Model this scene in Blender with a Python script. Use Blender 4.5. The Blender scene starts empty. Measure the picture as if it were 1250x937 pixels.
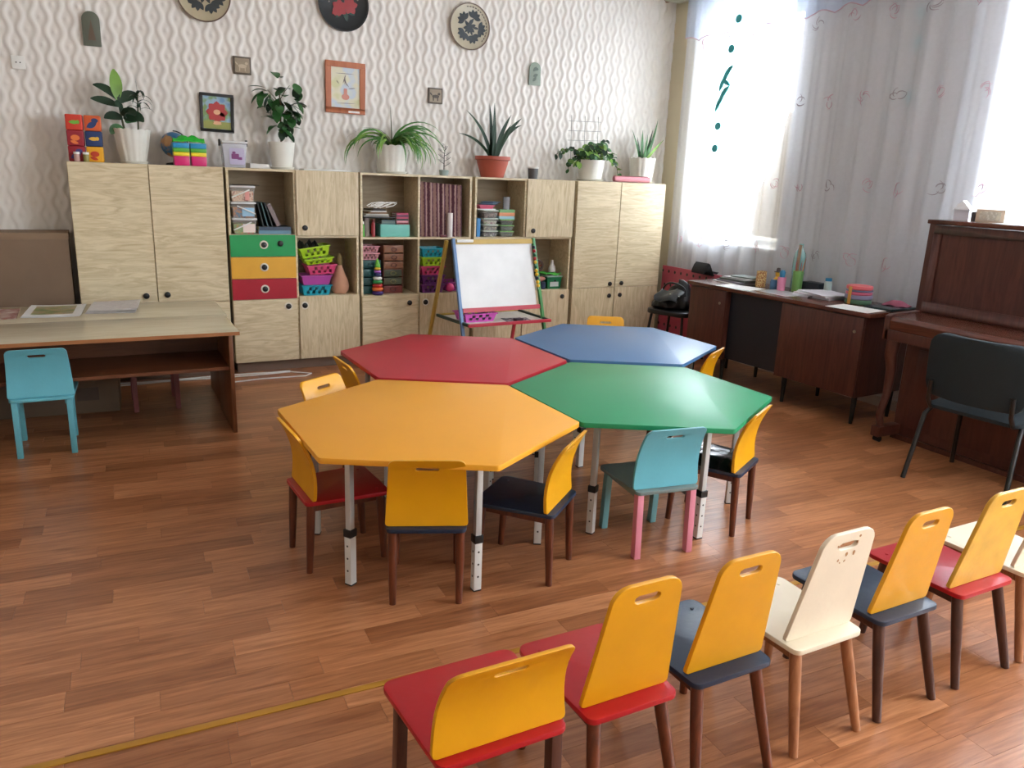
import bpy, bmesh, math, random
from math import sin, cos, pi, radians, sqrt
from mathutils import Matrix, Vector
rnd = random.Random(7)
SC = bpy.context.scene
COL = SC.collection

# ------------------------------------------------------------------ camera
def set_camera():
    yaw, pitch, roll = radians(28.218), radians(14.904), radians(2.293)
    f = Vector((sin(yaw)*cos(pitch), cos(yaw)*cos(pitch), -sin(pitch)))
    r = Vector((cos(yaw), -sin(yaw), 0)); u = r.cross(f)
    r2 = r*cos(roll)+u*sin(roll); u2 = -r*sin(roll)+u*cos(roll)
    cam = bpy.data.cameras.new('camera'); cam.sensor_width = 36; cam.lens = 36*955.0/1250
    cam.clip_start = .02
    o = bpy.data.objects.new('camera', cam); COL.objects.link(o)
    M = Matrix(((r2.x, u2.x, -f.x, 0), (r2.y, u2.y, -f.y, 0), (r2.z, u2.z, -f.z, 1.5), (0, 0, 0, 1)))
    o.matrix_world = M; SC.camera = o
    return r2, u2, f
CR, CU, CF = set_camera()
def project(x, y, z):
    d = Vector((x, y, z-1.5)); w = d.dot(CF)
    if w < .05: return (-9999, -9999)
    return (625+955*d.dot(CR)/w, 468.5-955*d.dot(CU)/w)

# ------------------------------------------------------------------ daylight and exposure
W = bpy.data.worlds.new('overcast_sky'); SC.world = W; W.use_nodes = True
W.node_tree.nodes['Background'].inputs[0].default_value = (.86, .93, 1.0, 1)
W.node_tree.nodes['Background'].inputs[1].default_value = 19.5
SC.view_settings.view_transform = 'Standard'; SC.view_settings.look = 'None'
SC.view_settings.gamma = 1; SC.view_settings.use_curve_mapping = False
SC.view_settings.exposure = 0.62
WX, WY, CEIL = 4.90, 6.245, 3.3          # window wall, back wall, ceiling
XL, YB = -3.2, -2.6                      # wall on the left, wall behind
WINS = [(4.69, 5.76, .97, 2.95), (.95, 2.98, .97, 2.95), (-2.45, .50, .97, 2.95)]
for (y0, y1, z0, z1) in WINS:            # portals only steer sampling towards the window openings
    l = bpy.data.lights.new('window_portal', 'AREA'); l.shape = 'RECTANGLE'
    l.size = z1-z0; l.size_y = y1-y0; l.cycles.is_portal = True
    o = bpy.data.objects.new('window_portal', l); COL.objects.link(o)
    o.location = (WX+.24, (y0+y1)/2, (z0+z1)/2); o.rotation_euler = (0, radians(90), 0)

# ------------------------------------------------------------------ helpers
def lin(c):
    return tuple(((v/255)/12.92 if v/255 <= .04045 else ((v/255+.055)/1.055)**2.4) for v in c)+(1,)
MATS = {}
def mat(name, col, rough=.5, metal=0., spec=.5, alpha=None, trans=0., coat=0., var=.06, vscale=6., bump=0., bscale=60., emit=None):
    """plain painted / plastic / cloth surface with a slight procedural mottling"""
    if name in MATS: return MATS[name]
    m = bpy.data.materials.new(name); m.use_nodes = True; nt = m.node_tree; b = nt.nodes['Principled BSDF']
    b.inputs['Roughness'].default_value = rough; b.inputs['Metallic'].default_value = metal
    b.inputs['Specular IOR Level'].default_value = spec; b.inputs['Coat Weight'].default_value = coat
    b.inputs['Transmission Weight'].default_value = trans
    c = lin(col)
    tc = nt.nodes.new('ShaderNodeTexCoord'); n = nt.nodes.new('ShaderNodeTexNoise')
    n.inputs['Scale'].default_value = vscale; n.inputs['Detail'].default_value = 4
    nt.links.new(tc.outputs['Object'], n.inputs['Vector'])
    r = nt.nodes.new('ShaderNodeValToRGB'); r.color_ramp.elements[0].position = .3; r.color_ramp.elements[1].position = .7
    r.color_ramp.elements[0].color = tuple(v*(1-var) for v in c[:3])+(1,)
    r.color_ramp.elements[1].color = tuple(min(1, v*(1+var)) for v in c[:3])+(1,)
    nt.links.new(n.outputs['Fac'], r.inputs[0]); nt.links.new(r.outputs[0], b.inputs['Base Color'])
    if alpha is not None: b.inputs['Alpha'].default_value = alpha
    if bump:
        n2 = nt.nodes.new('ShaderNodeTexNoise'); n2.inputs['Scale'].default_value = bscale; n2.inputs['Detail'].default_value = 5
        nt.links.new(tc.outputs['Object'], n2.inputs['Vector'])
        bp = nt.nodes.new('ShaderNodeBump'); bp.inputs['Strength'].default_value = bump; bp.inputs['Distance'].default_value = .004
        nt.links.new(n2.outputs['Fac'], bp.inputs['Height']); nt.links.new(bp.outputs[0], b.inputs['Normal'])
    MATS[name] = m; return m

def wood(name, c1, c2, axis='x', rough=.45, scale=1., stretch=14., island=None, spec=.5, contrast=(.32, .68), dist=1.2):
    """grained wood; grain runs along `axis`; each object gets its own piece of the grain"""
    if name in MATS: return MATS[name]
    m = bpy.data.materials.new(name); m.use_nodes = True; nt = m.node_tree; b = nt.nodes['Principled BSDF']
    b.inputs['Roughness'].default_value = rough; b.inputs['Specular IOR Level'].default_value = spec
    L = nt.links.new; N = nt.nodes.new
    tc = N('ShaderNodeTexCoord'); oi = N('ShaderNodeObjectInfo')
    ad = N('ShaderNodeVectorMath'); ad.operation = 'MULTIPLY_ADD'
    ad.inputs[1].default_value = (17, 29, 11)
    cb = N('ShaderNodeCombineXYZ')
    src = oi.outputs['Random']
    if island:
        at = N('ShaderNodeNewGeometry'); src = at.outputs['Random Per Island']
    for i in range(3): L(src, cb.inputs[i])
    L(cb.outputs[0], ad.inputs[0]); L(tc.outputs['Object'], ad.inputs[2])
    mp = N('ShaderNodeMapping'); s = [stretch*scale]*3; s['xyz'.index(axis)] = scale*1.2
    mp.inputs['Scale'].default_value = s; L(ad.outputs[0], mp.inputs[0])
    n = N('ShaderNodeTexNoise'); n.inputs['Scale'].default_value = 2.2; n.inputs['Detail'].default_value = 6
    n.inputs['Roughness'].default_value = .62; n.inputs['Distortion'].default_value = dist
    L(mp.outputs[0], n.inputs['Vector'])
    r = N('ShaderNodeValToRGB'); e = r.color_ramp.elements
    e[0].position, e[1].position = contrast; e[0].color = lin(c1); e[1].color = lin(c2)
    L(n.outputs['Fac'], r.inputs[0])
    L(r.outputs[0], b.inputs['Base Color'])
    bp = N('ShaderNodeBump'); bp.inputs['Strength'].default_value = .06; bp.inputs['Distance'].default_value = .002
    L(n.outputs['Fac'], bp.inputs['Height']); L(bp.outputs[0], b.inputs['Normal'])
    MATS[name] = m
    m['ramp'] = r.name
    return m

def plank_mat(name, island):
    m = wood(name, (150, 96, 60), (200, 141, 100), 'x', rough=.30, scale=1.6, stretch=16, island=island, dist=.6)
    nt = m.node_tree; L = nt.links.new; N = nt.nodes.new; b = nt.nodes['Principled BSDF']
    r = nt.nodes[m['ramp']]
    if island: src = N('ShaderNodeNewGeometry').outputs['Random Per Island']
    else: src = N('ShaderNodeObjectInfo').outputs['Random']
    r2 = N('ShaderNodeValToRGB'); r2.color_ramp.interpolation = 'LINEAR'
    e = r2.color_ramp.elements; e[0].color = lin((204, 190, 178)); e[1].color = lin((255, 252, 248))
    e[0].position = 0; e[1].position = 1
    x = e.new(.55); x.color = lin((236, 227, 218))
    L(src, r2.inputs[0])
    mx = N('ShaderNodeMix'); mx.data_type = 'RGBA'; mx.blend_type = 'MULTIPLY'; mx.inputs[0].default_value = 1
    L(r.outputs[0], mx.inputs[6]); L(r2.outputs[0], mx.inputs[7])
    gn = N('ShaderNodeVectorMath')
    L(mx.outputs[2], b.inputs['Base Color'])
    b.inputs['Specular IOR Level'].default_value = .5
    return m

def glassy(name, col, clear=.8, rough=.08):
    """thin clear plastic or window glass: mostly see-through plus a sheen"""
    if name in MATS: return MATS[name]
    m = bpy.data.materials.new(name); m.use_nodes = True; nt = m.node_tree; L = nt.links.new
    out = nt.nodes['Material Output']; b = nt.nodes['Principled BSDF']
    b.inputs['Base Color'].default_value = lin(col); b.inputs['Roughness'].default_value = rough
    tr = nt.nodes.new('ShaderNodeBsdfTransparent'); mx = nt.nodes.new('ShaderNodeMixShader'); mx.inputs[0].default_value = 1-clear
    L(tr.outputs[0], mx.inputs[1]); L(b.outputs[0], mx.inputs[2]); L(mx.outputs[0], out.inputs[0])
    MATS[name] = m; return m

def sheer(name, col, clear=.5, transl=.6):
    if name in MATS: return MATS[name]
    m = bpy.data.materials.new(name); m.use_nodes = True; nt = m.node_tree; L = nt.links.new; N = nt.nodes.new
    out = nt.nodes['Material Output']; nt.nodes.remove(nt.nodes['Principled BSDF'])
    d = N('ShaderNodeBsdfDiffuse'); d.inputs[0].default_value = lin(col)
    t = N('ShaderNodeBsdfTranslucent'); t.inputs[0].default_value = lin(col)
    a = N('ShaderNodeMixShader'); a.inputs[0].default_value = transl; L(d.outputs[0], a.inputs[1]); L(t.outputs[0], a.inputs[2])
    tr = N('ShaderNodeBsdfTransparent')
    tc = N('ShaderNodeTexCoord'); n = N('ShaderNodeTexNoise'); n.inputs['Scale'].default_value = 40; n.inputs['Detail'].default_value = 2
    L(tc.outputs['Object'], n.inputs['Vector'])
    mr = N('ShaderNodeMapRange'); mr.inputs['To Min'].default_value = 1-clear-.03; mr.inputs['To Max'].default_value = 1-clear+.03
    L(n.outputs['Fac'], mr.inputs[0])
    x = N('ShaderNodeMixShader'); L(mr.outputs[0], x.inputs[0]); L(tr.outputs[0], x.inputs[1]); L(a.outputs[0], x.inputs[2])
    L(x.outputs[0], out.inputs[0]); MATS[name] = m; return m

def blotch(name, cols, scale=14., rough=.6, seed=0.):
    """flat printed surface: patches of several colours"""
    if name in MATS: return MATS[name]
    m = bpy.data.materials.new(name); m.use_nodes = True; nt = m.node_tree; L = nt.links.new; N = nt.nodes.new
    b = nt.nodes['Principled BSDF']; b.inputs['Roughness'].default_value = rough
    tc = N('ShaderNodeTexCoord'); mp = N('ShaderNodeMapping'); mp.inputs['Location'].default_value = (seed, seed*1.7, seed*.6)
    L(tc.outputs['Object'], mp.inputs[0])
    n = N('ShaderNodeTexNoise'); n.inputs['Scale'].default_value = scale; n.inputs['Detail'].default_value = 2
    L(mp.outputs[0], n.inputs['Vector'])
    r = N('ShaderNodeValToRGB'); r.color_ramp.interpolation = 'EASE'; e = r.color_ramp.elements
    k = len(cols); e[0].color = lin(cols[0]); e[0].position = .3; e[1].color = lin(cols[-1]); e[1].position = .7
    for i in range(1, k-1):
        q = e.new(.3+.4*i/(k-1)); q.color = lin(cols[i])
    L(n.outputs['Fac'], r.inputs[0]); L(r.outputs[0], b.inputs['Base Color'])
    MATS[name] = m; return m

class MB:
    def __init__(s): s.v = []; s.f = []; s.mi = []
    def add(s, vs, fs, mi=0, M=None):
        o = len(s.v)
        s.v += [tuple(M @ Vector(p)) if M else tuple(p) for p in vs]
        s.f += [tuple(i+o for i in q) for q in fs]; s.mi += [mi]*len(fs); return s
    def box(s, x0, x1, y0, y1, z0, z1, mi=0, M=None):
        vs = [(x, y, z) for z in (z0, z1) for y in (y0, y1) for x in (x0, x1)]
        return s.add(vs, [(0, 2, 3, 1), (4, 5, 7, 6), (0, 1, 5, 4), (2, 6, 7, 3), (0, 4, 6, 2), (1, 3, 7, 5)], mi, M)
    def cbox(s, c, d, mi=0, M=None):
        return s.box(c[0]-d[0]/2, c[0]+d[0]/2, c[1]-d[1]/2, c[1]+d[1]/2, c[2]-d[2]/2, c[2]+d[2]/2, mi, M)
    def frustum(s, c0, d0, c1, d1, mi=0):
        """box-like bar from a lower rectangle (centre, half sizes) to an upper one"""
        vs = []
        for c, d in ((c0, d0), (c1, d1)):
            vs += [(c[0]-d[0], c[1]-d[1], c[2]), (c[0]+d[0], c[1]-d[1], c[2]), (c[0]+d[0], c[1]+d[1], c[2]), (c[0]-d[0], c[1]+d[1], c[2])]
        return s.add(vs, [(3, 2, 1, 0), (4, 5, 6, 7), (0, 1, 5, 4), (1, 2, 6, 5), (2, 3, 7, 6), (3, 0, 4, 7)], mi)
    def prism(s, poly, a0, a1, plane='xy', mi=0, M=None):
        n = len(poly)
        def P(p, a):
            return {'xy': (p[0], p[1], a), 'xz': (p[0], a, p[1]), 'yz': (a, p[0], p[1])}[plane]
        vs = [P(p, a0) for p in poly]+[P(p, a1) for p in poly]
        fs = [tuple(range(n))[::-1], tuple(range(n, 2*n))]+[(i, (i+1) % n, n+(i+1) % n, n+i) for i in range(n)]
        return s.add(vs, fs, mi, M)
    def tube(s, pts, r, n=8, mi=0, M=None):
        pts = [Vector(p) for p in pts]; k = len(pts)
        rs = r if isinstance(r, (list, tuple)) else [r]*k
        vs = []; up = None
        for i, p in enumerate(pts):
            t = (pts[min(i+1, k-1)]-pts[max(i-1, 0)]).normalized()
            if up is None:
                up = Vector((0, 0, 1)) if abs(t.z) < .9 else Vector((1, 0, 0))
            a = t.cross(up).normalized(); b = a.cross(t).normalized(); up = b
            for j in range(n):
                th = 2*pi*j/n; vs.append(p+(a*cos(th)+b*sin(th))*rs[i])
        fs = [(i*n+j, i*n+(j+1) % n, (i+1)*n+(j+1) % n, (i+1)*n+j) for i in range(k-1) for j in range(n)]
        fs += [tuple(range(n))[::-1], tuple(range((k-1)*n, k*n))]
        return s.add(vs, fs, mi, M)
    def lathe(s, prof, n=24, mi=0, M=None, mod=None):
        """mod(theta, r, z) -> (r, z) lets the wall be fluted"""
        vs = []; k = len(prof)
        for (r, z) in prof:
            for j in range(n):
                th = 2*pi*j/n; rr, zz = mod(th, r, z) if mod else (r, z)
                vs.append((rr*cos(th), rr*sin(th), zz))
        fs = [(i*n+j, i*n+(j+1) % n, (i+1)*n+(j+1) % n, (i+1)*n+j) for i in range(k-1) for j in range(n)]
        ring_ = prof[0] == prof[-1]
        if prof[0][0] > 1e-4 and not ring_: fs.append(tuple(range(n))[::-1])
        if prof[-1][0] > 1e-4 and not ring_: fs.append(tuple(range((k-1)*n, k*n)))
        return s.add(vs, fs, mi, M)
    def sheet(s, G, t, mask=None, mi=0):
        """grid of points G[row][col] thickened by vector t; cells where mask(r,c) is False are left open"""
        R, C = len(G), len(G[0]); t = Vector(t)
        vs = [Vector(p) for row in G for p in row]; n = len(vs)
        al = vs+[p+t for p in vs]; fs = []; cnt = {}
        for r in range(R-1):
            for c in range(C-1):
                if mask and not mask(r, c): continue
                q = (r*C+c, r*C+c+1, (r+1)*C+c+1, (r+1)*C+c)
                fs.append(q); fs.append(tuple(i+n for i in q)[::-1])
                for a, b in zip(q, q[1:]+q[:1]): cnt[(a, b)] = cnt.get((a, b), 0)+1
        for (a, b) in list(cnt):
            if (b, a) not in cnt: fs.append((b, a, a+n, b+n))
        return s.add(al, fs, mi)
    def build(s, name, mats, parent=None, loc=None, rot=None, smooth=40, bevel=0., seg=2):
        me = bpy.data.meshes.new(name); me.from_pydata(s.v, [], s.f)
        mats = mats if isinstance(mats, (list, tuple)) else [mats]
        for m in mats: me.materials.append(m)
        me.polygons.foreach_set('material_index', s.mi)
        bm = bmesh.new(); bm.from_mesh(me)
        bm.verts.ensure_lookup_table()
        bmesh.ops.remove_doubles(bm, verts=bm.verts, dist=1e-6)
        lo = [v for v in bm.verts if not v.link_faces]
        if lo: bmesh.ops.delete(bm, geom=lo, context='VERTS')
        bmesh.ops.recalc_face_normals(bm, faces=bm.faces)
        if bevel:
            ed = [e for e in bm.edges if len(e.link_faces) == 2 and e.calc_face_angle(0) > radians(35)]
            bmesh.ops.bevel(bm, geom=ed, offset=bevel, segments=seg, profile=.6, affect='EDGES', clamp_overlap=True)
        bm.to_mesh(me); bm.free()
        if smooth:
            me.polygons.foreach_set('use_smooth', [True]*len(me.polygons)); me.set_sharp_from_angle(angle=radians(smooth))
        o = bpy.data.objects.new(name, me); COL.objects.link(o)
        if parent: o.parent = parent
        if loc: o.location = loc
        if rot: o.rotation_euler = rot
        return o

def tag(o, label, cat, group=None):
    o['label'] = label; o['category'] = cat
    if group: o['group'] = group
    return o
def thing(name, label, cat, loc=(0, 0, 0), rz=0., group=None, rot=None):
    o = bpy.data.objects.new(name, None); COL.objects.link(o); o.empty_display_size = .05
    o.location = loc; o.rotation_euler = rot if rot else (0, 0, rz)
    return tag(o, label, cat, group)
def struct(o): o['kind'] = 'structure'; return o
def rrect(w, d, r, n=4, cx=0, cy=0):
    pts = []
    for (sx, sy, a0) in ((1, 1, 0), (-1, 1, 90), (-1, -1, 180), (1, -1, 270)):
        for i in range(n+1):
            a = radians(a0+90*i/n); pts.append((cx+sx*(w/2-r)+r*cos(a), cy+sy*(d/2-r)+r*sin(a)))
    return pts
def ellipse(cx, cy, a, b, ang=0, n=14):
    ca, sa = cos(ang), sin(ang)
    return [(cx+a*cos(t)*ca-b*sin(t)*sa, cy+a*cos(t)*sa+b*sin(t)*ca) for t in [2*pi*i/n for i in range(n)]]
def lens(cx, cy, L, w, ang, n=6):
    """pointed leaf outline starting at (cx,cy)"""
    ca, sa = cos(ang), sin(ang); pts = []
    for i in range(n+1): t = i/n; pts.append((L*t, w*sin(pi*t)**.8))
    for i in range(n-1, 0, -1): t = i/n; pts.append((L*t, -w*sin(pi*t)**.8))
    return [(cx+x*ca-y*sa, cy+x*sa+y*ca) for x, y in pts]
def decal(parent, name, shapes, m, y0, th=.0015, plane='xz'):
    """flat applied motif made of 2D outlines, slightly proud of the surface at y0"""
    b = MB()
    for i, p in enumerate(shapes): b.prism(p, y0-th-(i % 7)*.00012, y0, plane)
    return b.build(name, m, parent, smooth=0)

# ------------------------------------------------------------------ common materials
M_birch = wood('birch_board_level_grain', (186, 166, 128), (218, 202, 168), 'x', rough=.45, scale=1.1, stretch=9, contrast=(.3, .62), dist=2.2)
M_birchv = wood('birch_board_upright_grain', (182, 161, 124), (214, 197, 163), 'z', rough=.45, scale=1.1, stretch=9, contrast=(.3, .62), dist=2.2)
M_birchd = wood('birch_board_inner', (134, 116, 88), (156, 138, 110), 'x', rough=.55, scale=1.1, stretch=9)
M_edge = mat('pale_board_edge', (206, 190, 158), .5)
M_black = mat('black_plastic', (18, 18, 18), .4)
M_white = mat('white_plastic', (226, 224, 218), .4)
M_paper = mat('white_paper', (228, 227, 224), .7)
M_brown = wood('brown_stained_leg', (74, 34, 18), (112, 56, 30), 'z', rough=.35, scale=2, stretch=10)
M_brownl = wood('light_wood_leg', (140, 88, 56), (174, 118, 78), 'z', rough=.4, scale=2, stretch=10)
M_dark = wood('dark_umber_leg', (62, 34, 26), (84, 50, 38), 'z', rough=.35, scale=2, stretch=10)
M_mahog = wood('mahogany_veneer', (66, 34, 28), (92, 52, 42), 'z', rough=.3, scale=1.1, stretch=12)
M_mahogt = wood('mahogany_veneer_top', (74, 38, 28), (108, 62, 48), 'y', rough=.22, scale=1.1, stretch=12)
M_yel = mat('yellow_chair_paint', (216, 152, 6), .38, var=.05, bump=.12, bscale=40)
M_navy = mat('navy_chair_paint', (22, 40, 62), .35, var=.2, bump=.15, bscale=50)
M_red = mat('red_chair_paint', (170, 14, 26), .35, var=.06, bump=.12, bscale=40)
M_sky = mat('light_blue_chair_paint', (98, 172, 186), .4, var=.05, bump=.1)
M_pink = mat('pink_leg_paint', (214, 134, 150), .4)
M_cream = mat('cream_chair_paint', (226, 214, 190), .4, var=.05, bump=.1)
M_metal = mat('pale_grey_metal', (196, 196, 192), .35, metal=.3)
M_green_leaf = mat('green_leaf', (44, 92, 40), .45, var=.35, vscale=9)
M_dark_leaf = mat('dark_green_leaf', (20, 50, 26), .55, var=.3, vscale=9)
M_light_leaf = mat('pale_green_leaf', (112, 150, 62), .45, var=.3, vscale=9)
M_stem = mat('green_brown_stem', (70, 72, 40), .6)
M_soil = mat('dark_soil', (48, 36, 28), .9, bump=.6, bscale=80)
M_pot = mat('white_glazed_pot', (224, 222, 212), .3)
M_terra = mat('terracotta_pot', (168, 78, 58), .5)

# ================================================================== THE ROOM
def build_floor():
    base = MB().box(XL, WX+.3, YB, WY+.18, -.10, -.004).build('floor', mat('floor_underlay', (70, 42, 28), .8), smooth=0)
    struct(base)
    ang = radians(-2.4); ca, sa = cos(ang), sin(ang); pw = .0962
    m1 = plank_mat('plank_print', False); m2 = plank_mat('plank_print_far', True)
    r = random.Random(3); planks = []
    for j in range(-45, 90):
        v = 2.0+.022+j*pw; u = -6-r.random()*.9
        while u < 8:
            L = r.choice((.30, .42, .46, .46, .56, .62)); x0, x1 = u, u+L; u += L
            pts = [(a*ca-b*sa, a*sa+b*ca) for a, b in ((x0, v), (x1, v), (x1, v+pw), (x0, v+pw))]
            inn = [XL < p[0] < WX and YB < p[1] < WY for p in pts]
            if not any(inn): continue
            if all(XL-.14 < p[0] < WX+.3 and YB-.12 < p[1] < WY+.18 for p in pts): planks.append((x0, L, v, pts)); continue
            L2 = L
            while L2 > .04 and (x0+L2)*ca-v*sa > WX+.25: L2 -= .05
            if L2 > .04 and XL-.14 < x0*ca-v*sa < WX and YB-.12 < v and v < WY+.25: planks.append((x0, L2, v, [(a*ca-b*sa, a*sa+b*ca) for a, b in ((x0, v), (x0+L2, v), (x0+L2, v+pw), (x0, v+pw))]))
    def size(p):
        q = [project(a, b, 0) for a, b in p[3]]
        cx = sum(t[0] for t in q)/4; cy = sum(t[1] for t in q)/4
        if not (-60 < cx < 1310 and 430 < cy < 990): return 0
        w = sum(p_[0] for p_ in p[3])/4; h = sum(p_[1] for p_ in p[3])/4
        return 1/(.3+math.hypot(w, h))
    planks.sort(key=size, reverse=True)
    meshes = {}
    for (x0, L, v, pts) in planks[:300]:
        if L not in meshes:
            o = MB().box(.0004, L-.0004, .0004, pw-.0004, -.004, 0).build('plank', m1, base, smooth=0); meshes[L] = o.data
        else:
            o = bpy.data.objects.new('plank', meshes[L]); COL.objects.link(o); o.parent = base
        o.location = (x0*ca-v*sa, x0*sa+v*ca, 0); o.rotation_euler = (0, 0, ang)
    b = MB()
    Mr = Matrix.Rotation(ang, 4, 'Z')
    for (x0, L, v, pts) in planks[300:]:
        b.box(x0+.0004, x0+L-.0004, v+.0004, v+pw-.0004, -.004, 0, M=Mr)
    o = b.build('plank_rest', m2, base, smooth=0); o['kind'] = 'stuff'
build_floor()
o = MB().box(-2.2, 4.2, -.012, .012, 0, .004).build('yellow_floor_strip', mat('brass_yellow_strip', (176, 128, 44), .4, metal=.2, var=.15), loc=(0, 2.003, .0), rot=(0, 0, radians(-2.4)), bevel=.002)
tag(o, 'narrow yellow joint strip lying across the wood-look floor', 'floor strip')

M_wallp = mat('relief_wallpaper', (222, 216, 208), .55, var=.03, vscale=3)
M_plain = mat('plain_wall_paint', (222, 216, 204), .7, var=.03, vscale=2, bump=.1)
M_beige = mat('beige_wall_paint', (204, 192, 162), .65, var=.05, vscale=2.5, bump=.15)

def build_back_wall():
    """wavy relief wallpaper: upright ribs in antiphase with a small four-sided boss in every wide spot"""
    px, pz = .0745, .166
    def H(x, z):
        h = 0.
        i0 = round(x/px)
        for i in (i0-1, i0, i0+1):
            s = 1 if i % 2 == 0 else -1
            w = sin(2*pi*z/pz)
            xi = i*px+s*.0135*(abs(w)**.8)*(1 if w > 0 else -1)
            d = abs(x-xi)/.0205
            if d < 1: h = max(h, .0092*(1-d**2.2))
            # boss in the gap right of rib i
            zc = (-.25 if s > 0 else .25)*pz
            dz = ((z-zc+pz/2) % pz)-pz/2
            dd = abs(x-(i+.5)*px)/.020+abs(dz)/.020
            if dd < 1: h = max(h, .0095*(1-dd))
        return h
    x0, x1, z0, z1, st = -.95, WX, .55, 3.15, .0088
    nx = int((x1-x0)/st); nz = int((z1-z0)/(st*1.25))
    vs = []; fs = []
    for k in range(nz+1):
        z = z0+(z1-z0)*k/nz
        for i in range(nx+1):
            x = x0+(x1-x0)*i/nx
            vs.append((x, WY-H(x, z), z))
    for k in range(nz):
        for i in range(nx):
            a = k*(nx+1)+i; fs.append((a, a+1, a+nx+2, a+nx+1))
    b = MB(); b.add(vs, fs)
    me = bpy.data.meshes.new('wall_back_paper'); me.from_pydata(b.v, [], b.f); me.materials.append(M_wallp)
    me.polygons.foreach_set('use_smooth', [True]*len(me.polygons))
    wall = struct(MB().box(XL, WX+.35, WY+.001, WY+.2, -.1, CEIL+.1).build('wall_back', M_plain, smooth=0))
    o = bpy.data.objects.new('relief_wallpaper', me); COL.objects.link(o); o.parent = wall
    o['label'] = 'white wallpaper embossed with wavy upright ribs'
    o2 = MB().box(XL, -.95, WY-.004, WY+.001, 0, CEIL).build('flat_wallpaper', M_wallp, wall, smooth=0)
build_back_wall()

def build_shell():
    struct(MB().box(XL, WX+.35, YB, WY+.2, CEIL, CEIL+.1).build('ceiling', mat('white_ceiling', (236, 234, 230), .8), smooth=0))
    struct(MB().box(XL-.15, XL, YB, WY+.2, -.1, CEIL+.1).build('wall_left', M_plain, smooth=0))
    struct(MB().box(XL-.15, WX+.35, YB-.15, YB, -.1, CEIL+.1).build('wall_front', M_plain, smooth=0))
    b = MB(); T = WX+.34
    ys = sorted([w[:2] for w in WINS]); z0, z1 = WINS[0][2:]
    b.box(WX, T, YB, 5.86, -.1, z0); b.box(WX, T, YB, 5.86, z1, CEIL+.05); b.box(WX, T, 5.86, WY+.1, -.1, z0, 1); b.box(WX, T, 5.86, WY+.1, z1, CEIL+.05, 1)
    e = [YB]
    for (a, c) in ys: e += [a, c]
    e.append(WY+.1)
    for i in range(0, len(e), 2): b.box(WX, T, e[i], e[i+1], z0, z1, 1 if i == len(e)-2 else 0)
    struct(b.build('wall_right', [mat('pale_grey_wall_paint', (204, 201, 198), .7, var=.04, vscale=2), M_beige], smooth=0))
    struct(MB().box(WX-.016, WX, YB, WY, 0, .07).build('baseboard_right', mat('pale_skirting', (188, 176, 168), .5), bevel=.003))
    M_fr = mat('white_window_frame', (232, 234, 234), .35)
    M_gl = glassy('window_glass', (235, 245, 245), .94, .03)
    for i, (y0, y1, z0, z1) in enumerate(WINS):
        xf = WX+.17; w = MB()
        w.box(xf, xf+.07, y0, y0+.06, z0, z1); w.box(xf, xf+.07, y1-.06, y1, z0, z1)
        w.box(xf, xf+.07, y0+.06, y1-.06, z0, z0+.07); w.box(xf, xf+.07, y0+.06, y1-.06, z1-.06, z1)
        win = struct(w.build('window_%d' % (i+1), M_fr, bevel=.004))
        n = 2 if y1-y0 < 1.4 else 3
        for k in range(n):
            a = y0+.06+(y1-y0-.12)*k/n; c = y0+.06+(y1-y0-.12)*(k+1)/n
            s = MB(); x = xf-.012
            zt = z0+1.36
            for (p, q) in ((z0+.07, zt), (zt, z1-.06)):
                s.box(x, x+.055, a+.002, a+.065, p, q); s.box(x, x+.055, c-.065, c-.002, p, q)
                s.box(x, x+.055, a+.065, c-.065, p+.002, p+.065); s.box(x, x+.055, a+.065, c-.065, q-.065, q-.002)
            sa = s.build('sash', M_fr, win, bevel=.004)
            for (p, q) in ((z0+.07, zt), (zt, z1-.06)):
                MB().box(x+.024, x+.030, a+.060, c-.060, p+.060, q-.060).build('pane', M_gl, sa, smooth=0)
        MB().box(WX-.03, WX+.18, y0+.005, y1-.005, z0+.001, z0+.026).build('window_sill', M_fr, win, bevel=.004)
build_shell()

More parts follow.
